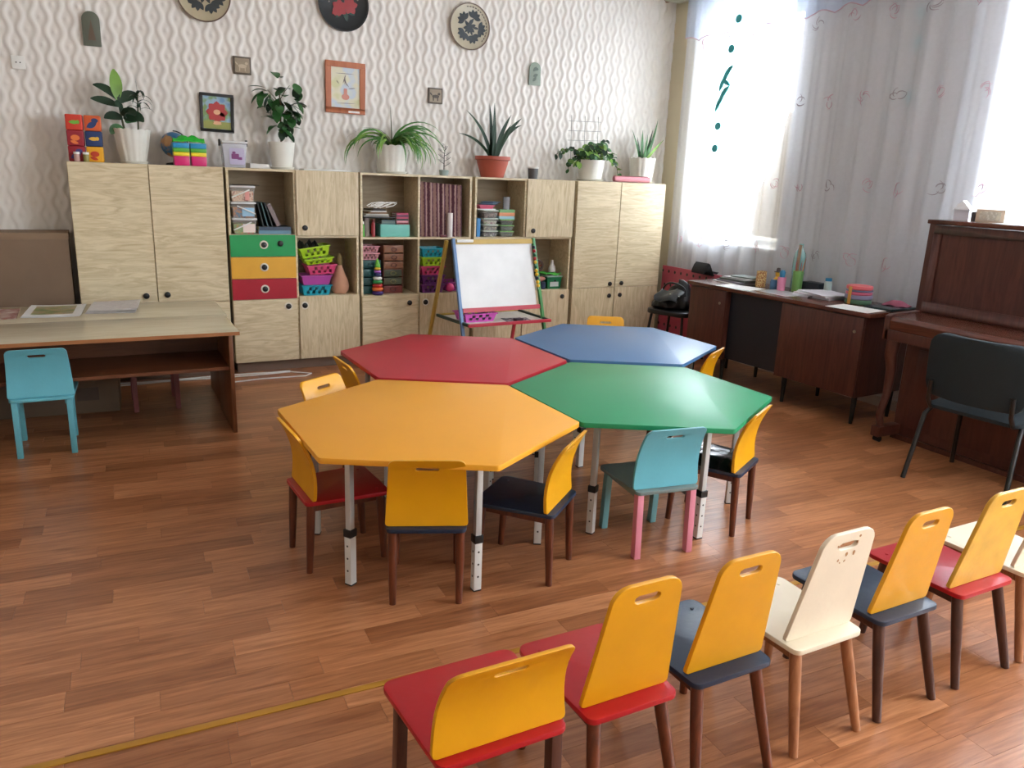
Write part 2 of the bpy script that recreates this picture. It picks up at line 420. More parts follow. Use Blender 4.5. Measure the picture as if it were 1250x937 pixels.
# ------------------------------------------------------------------ curtains
M_sheer = sheer('sheer_white_voile', (232, 235, 242), .40, .40)
M_sheer2 = sheer('sheer_blue_white_voile', (210, 224, 248), .40, .45)
M_embp = mat('dusty_pink_thread', (186, 150, 162), .6)
M_embg = mat('grey_violet_thread', (146, 136, 142), .6)
def fold(y, z, ph, amp):
    a = amp*(.35+.65*sin(y*2.1+ph)**2)
    return a*sin(2*pi*(y/.21+.30*sin(1.3*y+ph)+.16*sin(3.7*y))+.35*sin(z*1.1+y*3))+.35*amp*sin(2*pi*y/.47+ph)+.12*amp*sin(2*pi*y/.071)
def make_curtain(name, label, y0, y1, ph):
    xc = WX-.085
    root = thing(name, label, 'curtain', (xc, (y0+y1)/2, .69), group='sheer curtains along the window wall')
    ym = (y0+y1)/2
    ny = int((y1-y0)/.011); nz = 26; G = []
    def X(y, z): return fold(y, z, ph, .030)*(1-.35*(z-.69)/2.4)
    vs = []; fs = []
    for k in range(nz+1):
        for i in range(ny+1):
            y = y0+(y1-y0)*i/ny
            z = (.69+.012*sin(y*9)) if k == 0 else .69+(3.06-.69)*k/nz
            vs.append((X(y, z), y-ym, z-.69))
    for k in range(nz):
        for i in range(ny): a = k*(ny+1)+i; fs.append((a, a+1, a+ny+2, a+ny+1))
    b = MB().add(vs, fs); me = bpy.data.meshes.new('drape'); me.from_pydata(b.v, [], b.f); me.materials.append(M_sheer)
    me.polygons.foreach_set('use_smooth', [True]*len(me.polygons))
    o = bpy.data.objects.new('drape', me); COL.objects.link(o); o.parent = root
    # valance: second layer at the top with a scalloped lower edge
    vs = []; fs = []; edge = []
    for k in range(7):
        for i in range(ny+1):
            y = y0+(y1-y0)*i/ny
            zb = 2.70+.035*abs(sin(pi*y/.24))+.02*sin(y*2.1)
            z = zb+(3.06-zb)*k/6; p = (X(y, z)*1.15-.022, y-ym, z-.69); vs.append(p)
            if k == 0 and i % 2 == 0: edge.append((p[0]-.002, p[1], p[2]))
    for k in range(6):
        for i in range(ny): a = k*(ny+1)+i; fs.append((a, a+1, a+ny+2, a+ny+1))
    me = bpy.data.meshes.new('valance'); me.from_pydata(vs, [], fs); me.materials.append(M_sheer2)
    me.polygons.foreach_set('use_smooth', [True]*len(me.polygons))
    o = bpy.data.objects.new('valance', me); COL.objects.link(o); o.parent = root
    MB().tube(edge, .004, 5).build('scalloped_cord', M_embp, o)
    # embroidered sprigs in level rows
    def sprig(y, z, s, k, m):
        b = MB(); r = random.Random(int(y*100)+k)
        for q in range(5):
            a0 = r.uniform(0, 6.28); sw = r.choice((-1, 1)); pts = []
            for t in range(7):
                rr = s*(.25+.75*t/6); a = a0+sw*t*.28
                pts.append((X(y+rr*cos(a), z)-.005, y-ym+rr*cos(a), z-.69+rr*sin(a)))
            b.tube(pts, [.0010+.0020*sin(pi*t/6) for t in range(7)], 5)
        b.build('embroidered_sprig', m, root)
    for (zr, st, off) in ((2.12, .29, .05), (1.52, .29, .19), (1.00, .31, .1), (2.66, .30, .12)):
        y = y0+off; k = 0
        while y < y1-.06:
            sprig(y, zr+rnd.uniform(-.015, .015), .055, k, M_embp if (k+int(zr*7)) % 3 != 1 else M_embg); y += st*rnd.uniform(.92, 1.08); k += 1
    return root
make_curtain('sheer_curtain', 'long sheer white curtain with pink embroidered sprigs behind desk and piano', 2.25, 5.93, .4)
make_curtain('sheer_curtain', 'sheer white curtain past the piano end nearest the small chair row', .70, 2.20, 2.1)
cor = thing('curtain_cornice', 'pale wooden curtain cornice at the ceiling corner', 'curtain rail', (WX, 2.8, 3.065))
MB().box(-.17, -.004, -3.2, 3.40, 0, .10).build('cornice_board', mat('pale_cornice', (206, 208, 190), .5), cor, bevel=.006)
MB().tube([(-.12, 3.41, .03), (-.12, 3.435, .03)], .03, 12).build('end_cap', mat('brown_cap', (134, 84, 62), .5), cor)

# things at the window behind the curtain
b = MB(); G = []
for k in range(15):
    t = k/14; row = []
    for i in range(9):
        s = i/8; w = .20 if t < .35 else .20-.13*((t-.35)/.65)**.8
        yy = -.0-w*2*(1-s)*1.0
        row.append((.012*sin(s*9+t*3), -yy, t*1.0))
    G.append(row)
b.sheet(G, (.004, 0, 0))
o = b.build('hanging_cloth', sheer('cream_cloth', (214, 200, 178), .01, .05), loc=(WX+.11, 4.70, 1.08)); tag(o, 'cream cloth hanging at the window edge behind the sheer curtain', 'cloth')

def garland(label, pts, feather, y, x):
    zt = 3.05
    g = thing('paper_garland', label, 'garland', (x, y, zt), group='teal garlands on the curtain')
    m = mat('teal_card', (52, 164, 168), .6)
    MB().tube([(0, pts[0][0]-y, 0)]+[(0, p[0]-y, p[1]-zt) for p in pts], .0012, 5).build('thread', m, g)
    for (py, pz) in pts:
        MB().prism(ellipse(py-y, pz-zt, .036, .032), -.002, .002, 'yz').build('paper_disc', m, g, smooth=0)
    if feather:
        fy, fz = feather
        b = MB()
        q0 = 0
        for (dy, dz) in ((-.055, .165), (-.035, .005)):
            for t in range(5):
                b.prism(lens(fy-y+dy+.022*t, fz-zt+dz-.020*t, .13, .020, radians(-38-7*t)), -.003-.0005*q0, .003-.0004*q0, 'yz'); q0 += 1
        b.prism(lens(fy-y+.055, fz-zt+.06, .11, .016, radians(-150)), -.0085, .003, 'yz')
        b.build('paper_feather', m, g, smooth=0)
garland('teal paper garland with a feather zigzag on the curtain by the tall cupboard', [(5.24, 2.79), (5.29, 2.57), (5.36, 1.97), (5.37, 1.79)], (5.30, 2.28), 5.2, WX-.150)
garland('teal paper disc garland on the curtain above the desk end by the piano', [(3.67, 2.83), (3.68, 2.62), (3.67, 2.44), (3.67, 2.10)], None, 3.67, WX-.035)

# ================================================================== CUPBOARD WALL
CY = 5.878; CB = WY-.016; ZT = 1.478; ZB = .085
M_dg = mat('green_drawer_front', (0, 146, 76), .4); M_dy = mat('amber_drawer_front', (222, 164, 46), .4); M_dr = mat('crimson_drawer_front', (166, 6, 36), .4)
M_ring = mat('pale_ring', (214, 206, 190), .4)
def knob(parent, x, z, ring=True):
    b = MB(); Mx = Matrix.Translation((x, 0, z)) @ Matrix.Rotation(pi/2, 4, 'X')
    if ring: b.lathe([(.0, 0), (.030, 0), (.030, .003), (.020, .004)], 20, 1, Mx)
    b.lathe([(.0, .0), (.020, .0), (.020, .008), (.016, .011), (0, .011)], 20, 0, Mx)
    b.build('knob', [M_black, M_ring], parent)
def unit(label, x0, x1, cols, gap_legs=True):
    """cols: list of (xa, xb, [(kind, z0, z1, extra)])"""
    u = thing('cupboard', label, 'cupboard', (x0, CY, 0), group='birch cupboards along the relief wall')
    X = lambda x: x-x0
    yf, yb, t = .018, CB-CY, .016
    b = MB()
    b.box(0, t, yf, yb, ZB, ZT); b.box(X(x1)-t, X(x1), yf, yb, ZB, ZT)
    b.box(t, X(x1)-t, yf, yb, ZT-t, ZT); b.box(t, X(x1)-t, yf, yb, ZB, ZB+t)
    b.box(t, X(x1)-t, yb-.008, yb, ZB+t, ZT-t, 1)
    for (xa, xb, cells) in cols[1:]: b.box(X(xa)-.013, X(xa)+.003, yf, yb-.008, ZB+t, ZT-t)
    for (xa, xb, cells) in cols:
        for c in cells[1:]: b.box(max(t, X(xa)+.003), min(X(x1)-t, X(xb)), yf+.001, yb-.009, c[2]-t, c[2])
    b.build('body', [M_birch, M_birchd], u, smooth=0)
    p = MB(); p.box(.02, X(x1)-.02, .07, .086, 0, ZB); p.box(.02, .036, .086, yb-.01, 0, ZB); p.box(X(x1)-.036, X(x1)-.02, .086, yb-.01, 0, ZB)
    p.build('plinth', mat('grey_brown_plinth', (120, 98, 82), .6), u, smooth=0)
    for (xa, xb, cells) in cols:
        for c in cells:
            kind, za, zb = c[0], c[1], c[2]
            g = .0022
            if kind == 'open': continue
            m = {'door': M_birch, 'doorv': M_birchv, 'green': M_dg, 'amber': M_dy, 'crimson': M_dr}[kind]
            nm = 'door' if kind.startswith('door') else 'drawer'
            d = MB().box(X(xa)+g, X(xb)-g, 0, .016, za+g, zb-g).build(nm, m, u, smooth=0, bevel=.0012, seg=1)
            for (kx, kz, rg) in c[3]: knob(d, X(kx), kz, rg)
    return u
S = .552
unit('tall birch cupboard with two long doors behind the long low table', -.114, .828,
     [(-.114, .355, [('door', S, ZT, [(.284, .606, 0)]), ('door', ZB, S, [(.284, .485, 0)])]),
      (.357, .828, [('door', S, ZT, [(.418, .610, 0)]), ('door', ZB, S, [(.418, .485, 0)])])])
unit('birch cupboard with green, amber and crimson drawers', .847, 1.786,
     [(.847, 1.308, [('open', 1.02, ZT), ('green', .862, 1.02, [(1.08, .949, 1), (1.197, .958, 0)]), ('amber', .704, .862, [(1.077, .788, 1)]),
                     ('crimson', S, .704, [(1.076, .630, 1)]), ('door', ZB, S, [(1.24, .496, 1)])]),
      (1.320, 1.786, [('doorv', 1.012, ZT, [(1.378, 1.070, 0)]), ('open', S+.012, 1.012), ('doorv', ZB, S+.012, [(1.361, .497, 1)])])])
unit('birch cupboard with drawer towers and a ring pyramid on its open shelves', 1.804, 2.727,
     [(1.804, 2.268, [('open', 1.0, ZT), ('open', S, 1.0), ('door', ZB, S, [(2.194, .485, 0)])]),
      (2.280, 2.727, [('open', 1.0, ZT), ('open', S, 1.0), ('doorv', ZB, S, [(2.330, .485, 1)])])])
unit('birch cupboard with a shelf of clear food boxes above the whiteboard easel', 2.757, 3.692,
     [(2.757, 3.216, [('open', 1.0, ZT), ('open', S, 1.0), ('doorv', ZB, S, [(2.83, .485, 1)])]),
      (3.228, 3.692, [('doorv', 1.0, ZT, [(3.297, 1.055, 0)]), ('open', S-.008, 1.0), ('doorv', ZB, S-.008, [(3.62, .485, 0)])])])
unit('tall birch cupboard with two long doors beside the window curtain', 3.720, 4.670,
     [(3.720, 4.176, [('door', S, ZT, [(4.122, .583, 0)]), ('doorv', ZB, S, [(4.122, .475, 0)])]),
      (4.179, 4.670, [('door', S, ZT, [(4.248, .586, 0)]), ('doorv', ZB, S, [(4.240, .478, 0)])])])

# ================================================================== HEXAGONAL TABLES
HEX = 0.617; TH = .545
def hextable(label, cx, cy, a, colr, edge):
    t = thing('hexagonal_table', label, 'table', (cx, cy, 0), a, 'hexagonal tables pushed together')
    poly = []
    for k in range(6):                      # slightly rounded corners
        th = radians(60*k); c = (HEX*cos(th), HEX*sin(th)); r = .018
        for d in (-30, 0, 30):
            q = th+radians(d); off = r*(1/cos(radians(30)))
            poly.append((c[0]-off*cos(th)+r*cos(q), c[1]-off*sin(th)+r*sin(q)))
    MB().prism(poly, TH-.022, TH).build('tabletop', colr, t, bevel=.003)
    fr = MB(); R = .455
    for k in range(6):
        p = (R*cos(radians(60*k)), R*sin(radians(60*k))); q = (R*cos(radians(60*k+60)), R*sin(radians(60*k+60)))
        ang = math.atan2(q[1]-p[1], q[0]-p[0]); Mx = Matrix.Translation(((p[0]+q[0])/2, (p[1]+q[1])/2, TH-.042)) @ Matrix.Rotation(ang, 4, 'Z')
        fr.cbox((0, 0, 0), (R-.02, .02, .036), M=Mx)
    fr.build('frame', M_metal, t, smooth=0)
    for k in range(6):
        th = radians(60*k); x, y = .468*cos(th), .468*sin(th)
        lg = MB(); Mx = Matrix.Translation((x, y, 0)) @ Matrix.Rotation(th, 4, 'Z')
        lg.cbox((0, 0, .36), (.024, .024, .324), M=Mx)
        l = lg.build('leg', M_metal, t, bevel=.003)
        MB().cbox((0, 0, .1035), (.031, .031, .199), M=Mx).build('lower_tube', mat('white_leg_tube', (210, 208, 202), .4), l, bevel=.003)
        MB().cbox((0, 0, .210), (.036, .036, .03), M=Mx).build('collar', M_black, l, bevel=.003)
        MB().cbox((0, 0, .003), (.032, .032, .006), M=Mx).build('foot_cap', M_black, l, bevel=.002)
        hb = MB()
        for hz in (.16, .11, .06):
            hb.lathe([(0, 0), (.0042, 0), (.0042, .0008), (0, .0008)], 8, 0, Mx @ Matrix.Translation((.0155, 0, hz)) @ Matrix.Rotation(pi/2, 4, 'Y'))
            hb.lathe([(0, 0), (.0042, 0), (.0042, .0008), (0, .0008)], 8, 0, Mx @ Matrix.Translation((0, -.0155, hz)) @ Matrix.Rotation(pi/2, 4, 'X'))
        hb.build('bolt_hole', mat('dark_bolt', (70, 62, 56), .5, metal=.4), l)
    return t
def lam(n, c): return mat(n, c, .38, var=.025, vscale=3)
hextable('hexagonal table with an amber yellow top and white adjustable legs', 1.141, 2.835, -.5025, lam('amber_laminate', (230, 160, 44)), None)
hextable('hexagonal table with a red top joined to the yellow one', 1.672, 3.802, -.5035, lam('red_laminate', (176, 32, 48)), None)
hextable('hexagonal table with a green top joined to the yellow one', 2.217, 2.846, -.5055, lam('green_laminate', (34, 140, 92)), None)
hextable('hexagonal table with a blue top joined to red and green', 2.764, 3.836, -.504, lam('blue_laminate', (66, 108, 152)), None)

# ================================================================== SMALL CHAIRS
def backboard(w0, w1, h, th, curve, slot=(.036, .010, .045), r=.035, w_r0=.012):
    """upright board standing at z=0..h with rounded corners and a hand slot; curve(v)->y"""
    sw, sh, sd = slot; zc = h-sd
    vs = [0, .004, .012, .03]+[.03+(zc-sh-.03)*i/6 for i in range(1, 6)]+[zc-sh, zc-sh*.6, zc, zc+sh*.6, zc+sh]
    zt = zc+sh; vs += [h-r, h-r*.7, h-r*.4, h-r*.18, h-r*.05, h] if h-r > zt+.001 else [zt+(h-zt)*q for q in (.3, .55, .75, .92, 1)]
    vs = sorted(set(vs)); G = []; si = []
    for z in vs:
        w = w0+(w1-w0)*z/h
        if z > h-r: w -= r-sqrt(max(0, r*r-(z-(h-r))**2))
        if z < w_r0: w -= w_r0-sqrt(max(0, w_r0**2-(w_r0-z)**2))
        d = abs(z-zc)/sh; s = sw-sh+sh*sqrt(max(0, 1-d*d)) if d <= 1 else sw-sh
        xs = [-w, -w*.86, -(w+s)/2, -s, 0, s, (w+s)/2, w*.86, w]
        G.append([(x, curve(z/h), z) for x in xs])
    m = lambda rr, c: not (c in (3, 4) and zc-sh-1e-6 <= vs[rr] and vs[rr+1] <= zc+sh+1e-6)
    return MB().sheet(G, (0, th, 0), m)
CH_G = {'row': 'small chairs lined up in a row', 'table': 'small chairs around the hexagonal tables', 'desk': 'small chairs at the long low table'}
def small_chair(label, x, y, rz, group, seatm, backm, legm, rearm=None, kind='low', w=.30, zs=.295, apron=None, cushion=False, square=False, ztop=None):
    c = thing('small_chair', label, 'chair', (x, y, 0), rz, CH_G[group])
    tall = kind == 'tall'
    yr, yf = (-.165, .172) if tall else (-.165, .165)
    wf = w*1.06; wr = w*.95; t = .016
    # seat board with rounded corners
    poly = []
    for (cx, cy, a0, rr) in ((wf/2, yf, 0, .03), (-wf/2, yf, 90, .03), (-wr/2, yr, 180, .022), (wr/2, yr, 270, .022)):
        sx = 1 if cx > 0 else -1; sy = 1 if cy > 0 else -1
        for i in range(5):
            a = radians(a0+90*i/4); poly.append((cx-sx*rr+rr*cos(a), cy-sy*rr+rr*sin(a)))
    MB().prism(poly, zs-t, zs).build('seat', seatm, c, bevel=.004)
    h = (ztop or (.635 if tall else .562))-zs
    bt = .013
    if tall: cv = lambda v: yr+.046-.058*v
    else: cv = lambda v: yr+.026+.012*sin(pi*v*.9)-.064*v**2.3
    bb = backboard(w*.47 if tall else w*.495, w*.345 if tall else w*.44, h, bt, cv, slot=(.036, .0105, .042) if tall else (.040, .007, .040), r=.04 if tall else .026)
    o = bb.build('backrest', backm, c, bevel=.0025, seg=1); o.location = (0, 0, zs+.0005)
    # legs
    zb = zs-t
    for sx in (-1, 1):
        for fr in (0, 1):
            m = legm if fr else (rearm or legm)
            if tall: top = (sx*w*.35, .125 if fr else -.13, zb); bot = (sx*w*.455, .150 if fr else -.197, 0)
            else: top = (sx*w*.40, .135 if fr else -.140, zb); bot = (sx*w*.40, .150 if fr else -.152, 0)
            b = MB()
            if square: b.frustum(bot, (.014, .017), top, (.014, .017)); b.build('leg', m, c, bevel=.003)
            else:
                b.tube([bot, tuple((bot[i]*.35+top[i]*.65) for i in range(3)), top], [.0125, .0165, .017], 12); b.build('leg', m, c)
    for sx in (-1, 1): MB().box(sx*w*.36-.009, sx*w*.36+.009, -.125, .12, zb-.032, zb-.0005).build('side_rail', apron or legm, c, smooth=0)
    if not square:
        for sx in (-1, 1): MB().lathe([(0, zs), (.006, zs), (.005, zs+.0025), (0, zs+.003)], 10, M=Matrix.Translation((sx*w*.36, .125, 0))).build('seat_screw', seatm, c)
    if cushion:
        G = []
        for i in range(13):
            for_row = []
            for j in range(13):
                u, v = -1+2*i/12, -1+2*j/12
                hgt = .034*(1-u**6)*(1-v**6)+.002*sin(9*u+3*v)
                for_row.append((u*w*.49, .02+v*.142, zs+.001+hgt))
            G.append(for_row)
        b = MB(); b.sheet(G, (0, 0, -.0005))
        vs = [p for row in G for p in row]
        b.prism(rrect(w*.98, .284, .03, cx=0, cy=.02), zs+.0005, zs+.004)
        b.build('seat_cushion', mat('glossy_black_oilcloth', (20, 24, 28), .18, bump=.5, bscale=30), c)
    return c
Yr = 1.410
small_chair('low red-seated chair with short yellow back at the outer end of the row', .700, 1.425, 0, 'row', M_red, M_yel, M_dark, w=.335, ztop=.533, square=True, apron=M_dark, zs=.300)
small_chair('red-seated chair with tall yellow back, beside the short-backed chair in the row', 1.035, Yr, 0, 'row', M_red, M_yel, M_brown, kind='tall', w=.272, zs=.305)
small_chair('navy-seated chair with tall yellow back between red and all-cream chairs', 1.347, Yr, 0, 'row', M_navy, M_yel, M_brown, kind='tall', w=.276, zs=.305)
small_chair('all-cream small chair with chipped paint around its hand slot', 1.692, Yr, 0, 'row', M_cream, M_cream, M_brownl, kind='tall', w=.276, zs=.305)
small_chair('navy-seated chair with yellow back between all-cream and red-seated chairs', 2.030, Yr, 0, 'row', M_navy, M_yel, M_dark, kind='tall', w=.274, zs=.305)
small_chair('worn red-seated chair with scuffed yellow back beside the cream-seated chair', 2.402, Yr, 0, 'row', M_red, mat('scuffed_yellow_paint', (214, 166, 58), .4, var=.12, vscale=16, bump=.2), M_dark, kind='tall', w=.290, zs=.305)
small_chair('cream-seated chair with light wood legs at the piano end of the row', 2.742, Yr, 0, 'row', M_cream, M_cream, M_brownl, kind='tall', w=.290, zs=.305)
R = radians
small_chair('yellow-backed navy chair at the yellow table, back to the chair row', 1.002, 2.492, R(-22), 'table', M_navy, M_yel, M_brown, w=.296)
small_chair('yellow-backed navy chair tucked in the corner between yellow and green tables', 1.412, 2.476, R(39.7), 'table', M_navy, M_yel, M_brown, w=.296)
small_chair('yellow-backed red chair at the yellow table, facing the light blue chair', .768, 2.866, R(-87), 'table', M_red, M_yel, M_brown, w=.30)
small_chair('light blue chair with pink back legs at the green table', 2.002, 2.466, R(-8), 'table', mat('worn_grey_blue_seat', (110, 124, 122), .45, var=.12), M_sky, mat('teal_leg_paint', (110, 160, 164), .4), M_pink, w=.305, square=True, apron=mat('worn_grey_blue_rail', (120, 130, 128), .5))
small_chair('yellow-backed chair with a glossy black cushion at the green table', 2.412, 2.520, R(28.7), 'table', M_navy, M_yel, M_brown, w=.295, cushion=True)
small_chair('yellow chair across the yellow table, only its slotted back top showing', .958, 3.300, R(212), 'table', M_red, M_yel, M_brown, w=.29, ztop=.575)
small_chair('yellow-backed chair tucked under the red table beside the cupboards', 1.245, 3.815, R(-87), 'table', M_red, M_yel, M_brown, w=.30)
small_chair('yellow-backed chair beyond the blue table near the tall cupboard', 3.060, 4.345, R(152), 'table', M_red, M_yel, M_brown, w=.29, ztop=.565)
small_chair('yellow-backed chair at the blue table facing away from the teacher desk', 3.075, 3.545, R(31), 'table', M_navy, M_yel, M_brown, w=.29)
small_chair('light blue small chair standing before the long low table', -.308, 4.655, R(0), 'desk', M_sky, M_sky, M_sky, w=.305, square=True, ztop=.572, zs=.31)
small_chair('dim pink-legged small chair on the cupboard side of the long table', .262, 5.30, R(180), 'desk', M_sky, M_sky, mat('dull_pink_leg', (150, 92, 96), .5), w=.30, square=True, ztop=.55)
# chips of missing paint on the cream chair back
ch = [o for o in bpy.data.objects if o.name.startswith('small_chair') and 'chipped' in o.get('label', '')][0]
bk = [q for q in ch.children if q.name.startswith('backrest')][0]
b = MB()
for q in range(11):
    px = rnd.uniform(-.05, .05); pz = rnd.uniform(.235, .262) if q > 3 else rnd.uniform(.29, .312)
    yv = -.165+.046-.058*(pz/.33)
    b.prism(ellipse(px, pz, rnd.uniform(.002, .006), rnd.uniform(.002, .005), q), yv-.0008, yv+.003, 'xz')
b.build('paint_chip', mat('bare_wood_chip', (170, 128, 84), .6), bk, smooth=0)['kind'] = 'stuff'

# ================================================================== LONG LOW TABLE (two desks face to face)
M_top = wood('pale_desk_laminate', (184, 172, 146), (200, 188, 162), 'x', rough=.22, scale=.8, stretch=8)
M_desk = wood('brown_desk_board', (84, 46, 24), (110, 64, 36), 'x', rough=.4, scale=1, stretch=10)
M_side = wood('brown_desk_side', (98, 56, 32), (128, 76, 44), 'z', rough=.4, scale=1, stretch=10)
def low_desk(label, y0, y1, x0, x1, face):
    d = thing('low_desk', label, 'table', ((x0+x1)/2, (y0+y1)/2, 0), 0, 'low desks pushed together')
    cx, cy = (x0+x1)/2, (y0+y1)/2; hx, hy = (x1-x0)/2, (y1-y0)/2; zt = .60
    MB().box(-hx, hx, -hy, hy, zt-.022, zt).build('tabletop', M_top, d, bevel=.003)
    MB().box(-hx, hx, (-hy if face < 0 else hy)-.0015, (-hy if face < 0 else hy)+.0015, zt-.021, zt-.001).build('edge_band', mat('amber_edge_band', (150, 96, 54), .5), d, smooth=0)
    for sx in (-1, 1):
        MB().box(sx*(hx-.045)-.011, sx*(hx-.045)+.011, -hy+.03, hy-.02, 0, zt-.022).build('side_panel', M_side, d, bevel=.002)
    i = hx-.056
    MB().box(-i, i, -hy+(.05 if face < 0 else .035), hy-(.035 if face < 0 else .05), .372, .390).build('shelf', M_desk, d, smooth=0)
    MB().box(-i, i, (hy-.035-.016) if face < 0 else (-hy+.035), (hy-.035) if face < 0 else (-hy+.035+.016), .3905, zt-.022).build('back_panel', M_desk, d, smooth=0)
    return d
low_desk('low brown desk with open shelf, its shelf towards the light blue chair', 4.50, 5.065, -.85, .675, -1)
low_desk('low brown desk against the first, backed onto the tall cupboard', 5.069, 5.64, -.85, .69, 1)

# ================================================================== EASEL
def build_easel():
    e = thing('whiteboard_easel', 'childrens folding easel with whiteboard and coloured wooden bars', 'easel', (2.66, 5.36, 0), radians(3))
    def bar(a, c, w, d, nm, m):
        a, c = Vector(a), Vector(c); L = (c-a).length; t = (c-a).normalized()
        q = t.to_track_quat('Z', 'Y').to_matrix().to_4x4()
        return MB().cbox((0, 0, L/2), (w, d, L), M=Matrix.Translation(a) @ q).build(nm, m, e, bevel=.002)
    mb = mat('easel_blue_paint', (98, 130, 172), .45); mg = mat('easel_green_paint', (70, 138, 74), .45)
    my = mat('easel_yellow_paint', (186, 152, 66), .45); mr = mat('easel_red_paint', (190, 50, 68), .45); mk = mat('easel_dark_green', (36, 62, 50), .5)
    F = lambda z: -.30+.26*z/1.03          # front frame y at height z
    B = lambda z: .34-.30*z/1.03
    xl = lambda z: -.352-.0*z; 
    bar((-.335, F(0), 0), (-.350, F(1.04), 1.04), .024, .022, 'front_leg', mb)
    bar((.385, F(0), 0), (.335, F(1.04), 1.04), .024, .022, 'front_leg', mg)
    bar((-.40, B(0), 0), (-.362, B(1.02), 1.02), .024, .022, 'back_leg', my)
    bar((.385, B(0), 0), (.345, B(1.02), 1.02), .024, .022, 'back_leg', mr)
    zt, zb = 1.0, .545
    def panel(z0, z1, x0, x1, off, th, nm, m):
        G = [[(x0, F(z0)+off, z0), (x1, F(z0)+off, z0)], [(x0, F(z1)+off, z1), (x1, F(z1)+off, z1)]]
        return MB().sheet(G, (0, th, 0)).build(nm, m, e, smooth=0)
    panel(zb, zt, -.333, .318, .002, .008, 'whiteboard', mat('whiteboard_face', (214, 212, 208), .25))
    panel(zt, zt+.034, -.336, .326, -.006, .018, 'top_bar', my)
    panel(zb-.03, zb, -.323, .345, -.006, .018, 'bottom_bar', mr)
    MB().cbox((-.26, F(1.02)-.012, 1.024), (.135, .012, .022)).build('white_clip', M_white, e, bevel=.004)
    ws = MB().tube([(.333, F(.66)-.022, .66), (.322, F(.985)-.022, .985)], .002, 6).build('bead_wire', M_metal, e)
    for k, cname in enumerate(['k', 'r', 'g', 'r', 'y', 'g', 'y', 'y', 'k', 'y', 'y']):
        z = .975-k*.028-(.006 if k > 4 else 0); x = .333-.011*(z-.66)/.325
        cm = {'k': mat('bead_navy', (20, 34, 56), .35), 'r': mat('bead_red', (160, 22, 36), .35), 'g': mat('bead_green', (20, 96, 62), .35), 'y': mat('bead_yellow', (226, 184, 44), .35)}[cname]
        MB().lathe([(0, -.013), (.008, -.0115), (.0135, -.004), (.0135, .004), (.008, .0115), (0, .013)], 12).build('bead', cm, e, loc=(x, F(z)-.022, z))
    # tray between the frames
    z = .44; yf, yb = F(z)-.10, B(z)-.02
    bar((-.34, yf, z), (.37, yf, z), .022, .022, 'tray_bar', mr)
    bar((-.34, yb, z), (.37, yb, z), .020, .020, 'tray_bar', my)
    bar((-.33, yf, z), (-.36, yb, z), .018, .022, 'tray_side', mk)
    bar((.36, yf, z), (.372, yb, z), .018, .022, 'tray_side', mk)
    MB().box(-.325, .352, yf+.011, yb-.011, z-.009, z-.003).build('tray_panel', mat('tray_white_board', (214, 208, 196), .5), e, smooth=0)
    return (yf, yb, z)
EZ = build_easel()

# ================================================================== TEACHER DESK
DK = Matrix.Translation((4.205, 4.045, 0)) @ Matrix.Rotation(radians(3.5), 4, 'Z')
def D(x, y, z=.751): return tuple(DK @ Vector((x, y, z)))
DR = radians(3.5)
def build_teacher_desk():
    d = thing('teacher_desk', 'dark mahogany two-pedestal desk under the sheer curtain', 'desk', (4.205, 4.045, 0), DR)
    MB().box(0, .53, -.815, .815, .722, .75).build('desk_top', M_mahogt, d, bevel=.004)
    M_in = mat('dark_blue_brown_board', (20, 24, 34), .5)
    for (y0, y1) in ((.40, .785), (-.775, -.12)):
        p = MB().box(.03, .51, y0, y1, .19, .7215).build('pedestal', M_mahog, d, smooth=0, bevel=.002)
        MB().box(.012, .029, y0+.004, y1-.004, .195, .715).build('pedestal_door', M_mahog, p, bevel=.002)
        MB().lathe([(0, 0), (.010, 0), (.010, .006), (0, .008)], 12, M=Matrix.Translation((.0118, y0+.06, .62)) @ Matrix.Rotation(-pi/2, 4, 'Y')).build('keyhole', mat('brass_lock', (150, 140, 120), .3, metal=.8), p)
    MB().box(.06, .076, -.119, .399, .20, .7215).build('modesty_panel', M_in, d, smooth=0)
    for (y0, y1) in ((.43, .75), (-.74, -.17)):
        for yy in (y0, y1):
            for xx in (.08, .47):
                MB().tube([(xx, yy, 0), (xx, yy, .1895)], [.012, .02], 10).build('foot', M_black, d)
build_teacher_desk()

